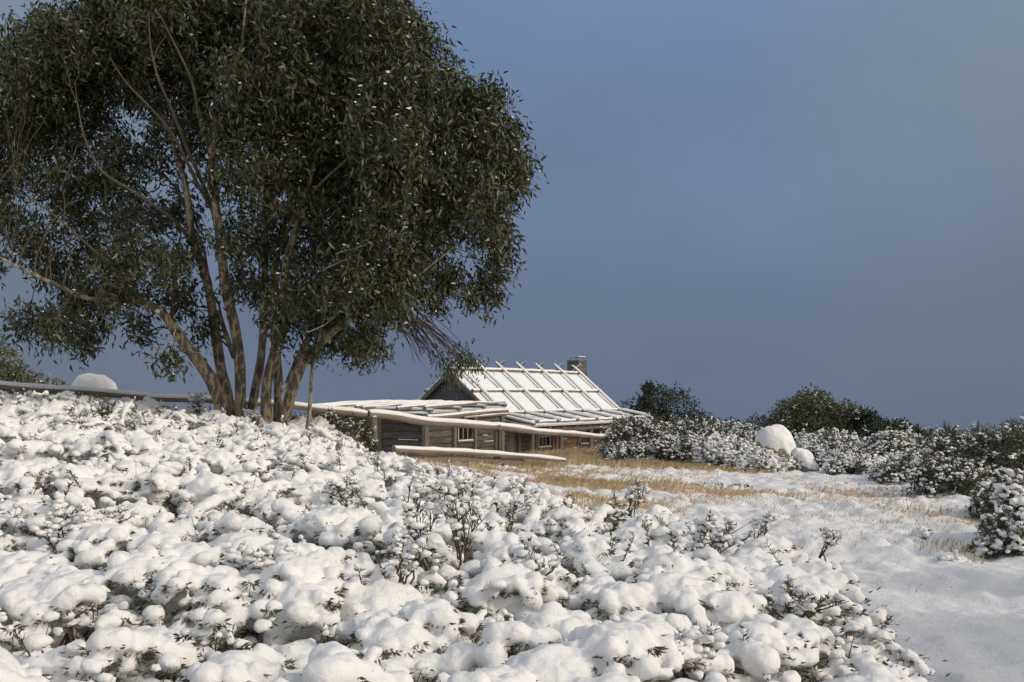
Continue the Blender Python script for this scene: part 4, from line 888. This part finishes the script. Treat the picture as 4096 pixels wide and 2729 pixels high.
# ------------------------------------------------------------------ the big snow gum
TY = 18.0
gum = thing('snow_gum', 'large multi-stemmed snow gum with patchy cream bark and dark drooping leaves', 'tree', tuple(P(1010, 1720, TY)))
GL = np.array(gum.location)
def tpt(px_, py_, dy): return P(px_, py_, TY + dy) - GL
ST = {  # full pixel paths (x, y, depth offset, radius m)
 'a': [(905, 1720, -.1, .17), (880, 1600, -.15, .155), (850, 1520, -.2, .14), (800, 1450, -.3, .13), (745, 1385, -.4, .118), (700, 1320, -.5, .105), (655, 1253, -.6, .09), (574, 1203, -.7, .075), (460, 1200, -.8, .06), (348, 1200, -.9, .05), (226, 1140, -1.0, .042), (104, 1085, -1.1, .033), (-10, 1025, -1.2, .024), (-130, 960, -1.3, .012)],
 'b': [(930, 1720, 0.25, 0.13), (905, 1560, 0.3, 0.12), (885, 1494, 0.35, 0.115), (866, 1369, 0.45, 0.11), (850, 1245, 0.3, 0.1), (833, 1140, 0.1, 0.092), (805, 1050, -0.1, 0.085), (766, 950, -0.3, 0.075), (750, 766, -0.2, 0.06), (700, 600, 0.0, 0.048), (620, 400, 0.1, 0.036), (545, 230, 0.3, 0.022), (480, 60, 0.4, 0.01)],
 'c': [(965, 1730, 0.0, 0.125), (961, 1639, 0.0, 0.118), (962, 1514, 0.0, 0.112), (958, 1432, 0.0, 0.108), (936, 1286, -0.175, 0.105), (902, 1162, -0.45, 0.1), (888, 1040, -0.725, 0.092), (872, 880, -1.1, 0.08), (845, 700, -1.2, 0.068), (850, 560, -1.3, 0.056), (915, 370, -1.4, 0.045), (965, 200, -1.5, 0.032), (985, 20, -1.5, 0.02), (990, -140, -1.5, 0.01)],
 'd': [(1000, 1730, .5, .10), (1004, 1639, .5, .098), (1031, 1514, .55, .09), (1050, 1390, .6, .085), (1056, 1224, .7, .08), (1060, 1100, .8, .075), (1062, 940, .9, .066), (1079, 700, 1.0, .055), (1066, 500, 1.1, .045), (1045, 280, 1.2, .032), (1030, 60, 1.3, .018), (1020, -120, 1.3, .01)],
 'e': [(1062, 1760, -0.35, 0.125), (1068, 1690, -0.35, 0.12), (1063, 1597, -0.35, 0.11), (1072, 1494, -0.3, 0.1), (1104, 1395, -0.425, 0.098), (1136, 1316, -0.55, 0.092), (1146, 1224, -0.725, 0.085), (1138, 1120, -0.9, 0.08), (1145, 1030, -0.9, 0.072), (1205, 850, -1.0, 0.062), (1255, 660, -1.1, 0.05), (1320, 440, -1.2, 0.038), (1390, 210, -1.3, 0.026), (1420, 20, -1.3, 0.014)],
 'f': [(1112, 1770, .05, .115), (1112, 1690, .05, .11), (1117, 1597, .05, .10), (1112, 1494, .1, .092), (1098, 1349, .2, .085), (1092, 1224, .3, .078), (1096, 1080, .4, .07), (1130, 900, .5, .06), (1190, 700, .6, .048), (1240, 500, .7, .036), (1290, 260, .8, .022), (1330, 60, .8, .012)],
 'g': [(1128, 1765, -.25, .11), (1142, 1660, -.28, .115), (1168, 1556, -.35, .112), (1200, 1473, -.4, .105), (1240, 1412, -.5, .095), (1285, 1372, -.6, .082), (1340, 1318, -.7, .07), (1400, 1275, -.8, .058), (1500, 1215, -1.0, .046), (1610, 1150, -1.1, .036), (1710, 1070, -1.2, .026), (1830, 980, -1.3, .016), (1930, 900, -1.4, .009)],
 'h': [(1150, 1540, .15, .07), (1185, 1450, .2, .068), (1225, 1365, .25, .062), (1275, 1270, .3, .056), (1345, 1130, .4, .048), (1410, 990, .5, .04), (1500, 830, .6, .032), (1580, 680, .7, .024), (1660, 520, .8, .015), (1740, 380, .8, .009)],
 'j': [(880, 1010, -.55, .06), (855, 835, -.9, .052), (750, 600, -1.3, .044), (685, 430, -1.5, .036), (632, 321, -1.6, .028), (600, 190, -1.6, .02), (594, 40, -1.6, .01)],
 'k': [(860, 860, -.8, .045), (795, 750, -1.2, .040), (696, 536, -1.6, .034), (600, 428, -1.7, .026), (500, 330, -1.7, .018), (440, 230, -1.7, .009)],
 'l': [(870, 780, -.7, .05), (850, 640, -1.1, .044), (795, 470, -1.5, .036), (771, 321, -1.7, .028), (700, 180, -1.7, .02), (640, 60, -1.7, .01)],
 'm': [(800, 1010, -.3, .05), (700, 880, -.9, .042), (540, 770, -1.4, .034), (400, 690, -1.6, .028), (330, 540, -1.7, .02), (305, 380, -1.7, .01)],
 'n': [(1125, 1000, -.7, .045), (1165, 880, -1.2, .038), (1262, 750, -1.6, .03), (1440, 590, -1.8, .022), (1600, 450, -1.8, .010)],
 'o': [(1270, 640, -.6, .04), (1330, 480, -1.1, .034), (1390, 400, -1.4, .028), (1470, 240, -1.6, .02), (1500, 120, -1.6, .01)],
 'p': [(560, 1203, -.75, .035), (470, 1090, -1.2, .03), (330, 960, -1.5, .024), (180, 830, -1.6, .016), (60, 760, -1.6, .008)],
 'i': [(873, 1245, .5, .05), (905, 1340, .35, .05), (935, 1430, .2, .05)],
}
nodes = []
for kk, pth in ST.items():
    A = np.array([np.append(tpt(x, y, dy), r) for x, y, dy, r in pth]); k = len(A) * 5; tt = np.linspace(0, 1, k); src = np.linspace(0, 1, len(A))
    # Catmull-like smoothing by interpolation then averaging
    Q = np.stack([np.interp(tt, src, A[:, i]) for i in range(4)], 1)
    for _ in range(4): Q[1:-1] = (Q[:-2] + Q[1:-1] * 2 + Q[2:]) / 4
    g = Geo(); g.tube(Q[:, :3], Q[:, 3] * (.84 if kk == 'a' else .72 if kk in 'jklmnop' else .88), 14, noise=.09, seed=ord(kk)); g.build('stem' if kk < 'j' else 'limb', M_BARK if kk < 'j' else M_LIMB, gum)
    nodes += [(*q[:3], q[3]) for q in Q[int(k * (.36 if kk < 'j' else .2)):]]
nodes = np.array(nodes)
# crown lobes: overview px (x1.741), radius px, leaf weight, depth spread
LOB = [(90, 90, 75, 1.0), (60, 190, 80, 1.1), (170, 110, 95, 1.2), (150, 210, 95, 1.1), (270, 60, 95, 1.2), (280, 170, 90, 1.0), (30, 290, 75, .9), (110, 320, 85, .8), (220, 300, 80, .7), (20, 400, 62, .75), (10, 500, 60, .8), (130, 430, 60, .55), (90, 560, 60, .55),
 (180, 520, 75, .65), (230, 420, 75, .7), (150, 640, 60, .55), (60, 730, 45, .75), (140, 740, 55, .8), (215, 720, 60, .7), (300, 600, 75, .6), (310, 500, 75, .65), (330, 380, 80, .6), (290, 690, 55, .7), (230, 640, 55, .5), (200, 790, 28, .6), (395, 820, 24, .5), (320, 760, 30, .5),
 (380, 60, 110, 1.2), (390, 190, 90, .8), (400, 290, 80, .6), (395, 480, 70, .55), (400, 590, 60, .5), (420, 690, 55, .45), (480, 60, 110, 1.2), (500, 180, 85, .7), (480, 300, 70, .5), (600, 50, 120, 1.3), (600, 180, 100, 1.0), (570, 300, 90, .8), (560, 420, 85, .8), (560, 540, 80, .7), (570, 660, 60, .5), (640, 740, 45, .5),
 (720, 60, 120, 1.3), (720, 190, 105, 1.1), (680, 310, 100, 1.2), (660, 430, 95, 1.1), (660, 560, 85, .9), (690, 680, 75, .9), (760, 740, 65, 1.1), (830, 780, 52, 1.0), (840, 30, 100, 1.2), (850, 150, 95, 1.0), (790, 260, 95, 1.2), (770, 390, 105, 1.3), (790, 520, 95, 1.2), (800, 640, 90, 1.2), (880, 690, 65, 1.1),
 (930, 60, 60, 1.0), (960, 110, 60, 1.0), (930, 200, 85, 1.1), (890, 300, 90, 1.1), (900, 410, 100, 1.25), (900, 530, 90, 1.1), (900, 620, 75, 1.0), (1010, 170, 50, 1.0), (1030, 230, 65, 1.1), (1010, 320, 85, 1.2), (1010, 430, 85, 1.1), (1010, 520, 65, .6), (980, 640, 55, .8),
 (1110, 260, 65, 1.1), (1110, 220, 38, .8), (1130, 340, 75, 1.2), (1110, 440, 75, 1.1), (1160, 400, 50, 1.0), (1120, 520, 55, .8), (1150, 550, 40, .9), (1130, 620, 42, .8), (1050, 640, 38, .7), (1080, 680, 26, .6), (1130, 680, 28, .7), (1190, 380, 25, .8), (1180, 300, 30, .8), (1000, 690, 28, .5), (470, 760, 26, .3),
 (-60, 120, 80, 1), (-60, 260, 80, 1), (-60, 420, 80, .9), (-50, 600, 60, .8), (300, -60, 110, 1), (500, -70, 110, 1), (700, -70, 110, 1), (860, -60, 90, .8)]
def crown():
    rc = np.random.default_rng(3); CL = []; BR = Geo(); TWg = Geo()
    ov = 1.741
    for li, (lx, ly, lr, wt) in enumerate(LOB):
        if lx < 450 and ly > 240: wt *= .80
        if 380 < lx < 720 and 360 < ly < 640: wt *= .72
        rm = lr * ov / F * TY; reps = 2 if lr > 50 else 1
        for rep in range(reps):
            dy = rc.uniform(.1, 1.9) * (-1 if rep == 0 else 1) if reps == 2 else rc.uniform(-1, 1)
            if lx < 420 and ly > 540: dy = rc.uniform(-1.7, .3) if rep == 0 else rc.uniform(-1.2, 1.2)
            elif lx < 530 and dy < 0: dy = -dy * rc.uniform(-.55, .9)
            c = tpt(lx * ov + rc.normal(0, 8), ly * ov + rc.normal(0, 8), dy)
            # limb from the stems to the lobe
            hd = np.linalg.norm(nodes[:, :2] - c[:2], axis=1); dist = np.linalg.norm(nodes[:, :3] - c, axis=1) + np.maximum(nodes[:, 2] - (c[2] - .9 * hd), 0) * 1.6; j = int(np.argmin(dist)); p0 = nodes[j, :3]; r0 = min(nodes[j, 3] * .55, .035) * (.55 if lx < 100 else 1)
            ln = np.linalg.norm(c - p0); m1 = p0 * .85 + c * .15 + rc.normal(0, .06, 3) + np.array((0, 0, .25 * ln)); m2 = p0 * .35 + c * .65 + rc.normal(0, .09, 3) + np.array((0, 0, .10 * ln))
            tt = np.linspace(0, 1, 9)[:, None]; Q = (1 - tt) ** 3 * p0 + 3 * tt * (1 - tt) ** 2 * m1 + 3 * tt ** 2 * (1 - tt) * m2 + tt ** 3 * c
            Q[1:-1] += rc.normal(0, .025, (7, 3)); BR.tube(Q, np.linspace(r0 * .8, .008, 9), 6, cap=False)
            nc = int(29 * wt * (rm / .65) ** 2.1 / (1 if reps == 2 else .62)) + 5
            d = rc.normal(0, 1, (nc, 3)); d /= np.linalg.norm(d, axis=1)[:, None]; rad = rc.uniform(.1, 1, nc) ** .42
            lump = 1 + .22 * vn(d[:, 0] * 2.5 + li, d[:, 1] * 2.5, d[:, 2] * 2.5, seed=li)
            q = c + d * (rm * rad * lump)[:, None] * np.array((1, 1.1, .95))
            for k in range(nc):
                if True:
                    mid = (c + q[k]) / 2 + np.array((0, 0, .06)) + rc.normal(0, .03, 3); st_ = Q[rc.integers(5, 9)] if rc.random() < .5 else c
                    TWg.tube([st_, mid, q[k] + np.array((0, 0, .03))], (.0095, .006, .003), 3, cap=False)
            CL.append(q)
    C = np.vstack(CL); 
    # hanging sprays that break the outline on the right and lower edge
    print('gum clusters', len(C))
    n = len(C); per = 34; cc = np.repeat(C, per, 0); N = len(cc)
    off = rc.normal(0, .118, (N, 3)); off[:, 2] *= 1.15
    base = cc + off; D = np.stack([rc.normal(0, .55, N) + .10, rc.normal(0, .55, N), rc.normal(-.62, .5, N)], 1)
    L_ = rc.uniform(.09, .18, N); g = Geo(); w_ = L_ * rc.uniform(.24, .36, N)
    snowy = rc.random(N) < .006 + .045 * (vn(cc[:, 0] * 1.3, cc[:, 1], cc[:, 2] * 1.3, seed=77) > .2) * np.clip(cc[:, 0] + .8, .2, 1) + .012; leaves(g, base[~snowy], D[~snowy], L_[~snowy], w_[~snowy], m=0, fold=.18)
    leaves(g, base[snowy], D[snowy] * np.array((1, 1, .2)), L_[snowy] * .55, w_[snowy] * .75, m=1, fold=.1)  # white flecks, thicker to the right, stand for snow and painted glints
    g.build('foliage', [M_GUM, M_SNOW], gum); BR.build('branch', M_LIMB, gum); TWg.build('twig', M_TWIG, gum)
    print('gum leaves', N)
crown()
# the bare drooping spray that hangs over the hut gable, with its last bunch of leaves
g = Geo(); rc = np.random.default_rng(11); LCs = []; LDs = []
tops = [(1560, 1220), (1590, 1235), (1530, 1240), (1620, 1215)]
for i in range(46):
    a_ = np.array(tops[i % 4], float) + rc.normal(0, 14, 2); e_ = np.array((1826, 1446), float) + rc.normal(0, 38, 2) if i < 26 else np.array((1685 + rc.normal(0, 28), 1395 + rc.normal(0, 28)))
    m_ = (a_ + e_) / 2 + np.array((12, -22)) + rc.normal(0, 14, 2); dy0 = -.9 + rc.normal(0, .15)
    ts = np.linspace(0, 1, 8); pth = [tpt(*((1 - t_) ** 2 * a_ + 2 * t_ * (1 - t_) * m_ + t_ * t_ * e_), dy0) for t_ in ts]; g.tube(np.array(pth) + rc.normal(0, .004, (8, 3)), np.linspace(.011, .0032, 8), 4, cap=False)
    for k in range(3):
        t_ = int(rc.integers(3, 7)); p0 = np.array(pth[t_]); p1 = p0 + np.array((rc.uniform(.02, .2), rc.normal(0, .08), -rc.uniform(.08, .3))); g.tube([p0, (p0 + p1) / 2, p1], (.003, .0022, .0014), 3, cap=False)
    if i < 26:
        for k in range(22): LCs.append(np.array(pth[7]) + rc.normal(0, .10, 3) + np.array((0, 0, -.06))); LDs.append((rc.normal(.2, .5), rc.normal(0, .5), -1))
M_DTWIG = mat('drooping_twig_bark', (.055, .042, .032), .8)[0]; g.build('drooping_twigs', M_DTWIG, gum)
g = Geo(); LCs = np.array(LCs); leaves(g, LCs, np.array(LDs), rc.uniform(.07, .13, len(LCs)), rc.uniform(.02, .035, len(LCs))); q = g.build('leaf_bunch', M_GUM, gum); q['label'] = 'isolated bunch of leaves hanging at the end of the bare drooping twigs'
# bare snowy twigs in the lower right of the crown
g = Geo()
for pth in ([(1310, 1225), (1400, 1205), (1500, 1150), (1580, 1130)], [(1310, 1218), (1390, 1215), (1450, 1225)], [(1360, 1010), (1450, 985), (1560, 940), (1650, 930)], [(1270, 1090), (1400, 1030), (1460, 960), (1480, 900)], [(1230, 1330), (1300, 1300), (1390, 1215), (1480, 1190)]):
    g.tube([tpt(x, y, -2.0) for x, y in pth], np.linspace(.010, .003, len(pth)), 5, cap=False)
o = g.build('frosted_twig', M_FROST, gum)
# snow lodged in the forks
g = Geo(); blobs(g, [tpt(1135, 1590, -.28), tpt(1140, 1545, -.25), tpt(632, 1245, -.66), tpt(985, 1680, -.2), tpt(1142, 1620, -.36)], [(.045, .04, .10), (.05, .05, .06), (.06, .05, .04), (.07, .06, .07), (.03, .03, .08)], ICO2, noise=.2); g.build('fork_snow', M_SNOW, gum)

# sapling standing in front, right of the trunks
sap = thing('sapling', 'thin straight young gum stem with one leafy tuft right of the big trunks', 'tree', tuple(P(1225, 1740, 17.0)))
SG = np.array(sap.location); g = Geo(); g.tube([P(x, y, 17.0) - SG for x, y in ((1225, 1740), (1234, 1690), (1242, 1600), (1246, 1500), (1256, 1430), (1275, 1360), (1292, 1290), (1305, 1240))], (.042, .038, .034, .031, .028, .024, .018, .01), 9, noise=.06); g.build('stem', M_BARK, sap)
n = 170; C = (P(1255, 1412, 17) - SG) + rng.normal(0, 1, (n, 3)) * np.array((.14, .14, .10)); g = Geo(); D = rdir(n, -.6); leaves(g, C, D, rng.uniform(.08, .14, n), rng.uniform(.028, .04, n)); g.build('foliage', M_GUM, sap)
print('done')
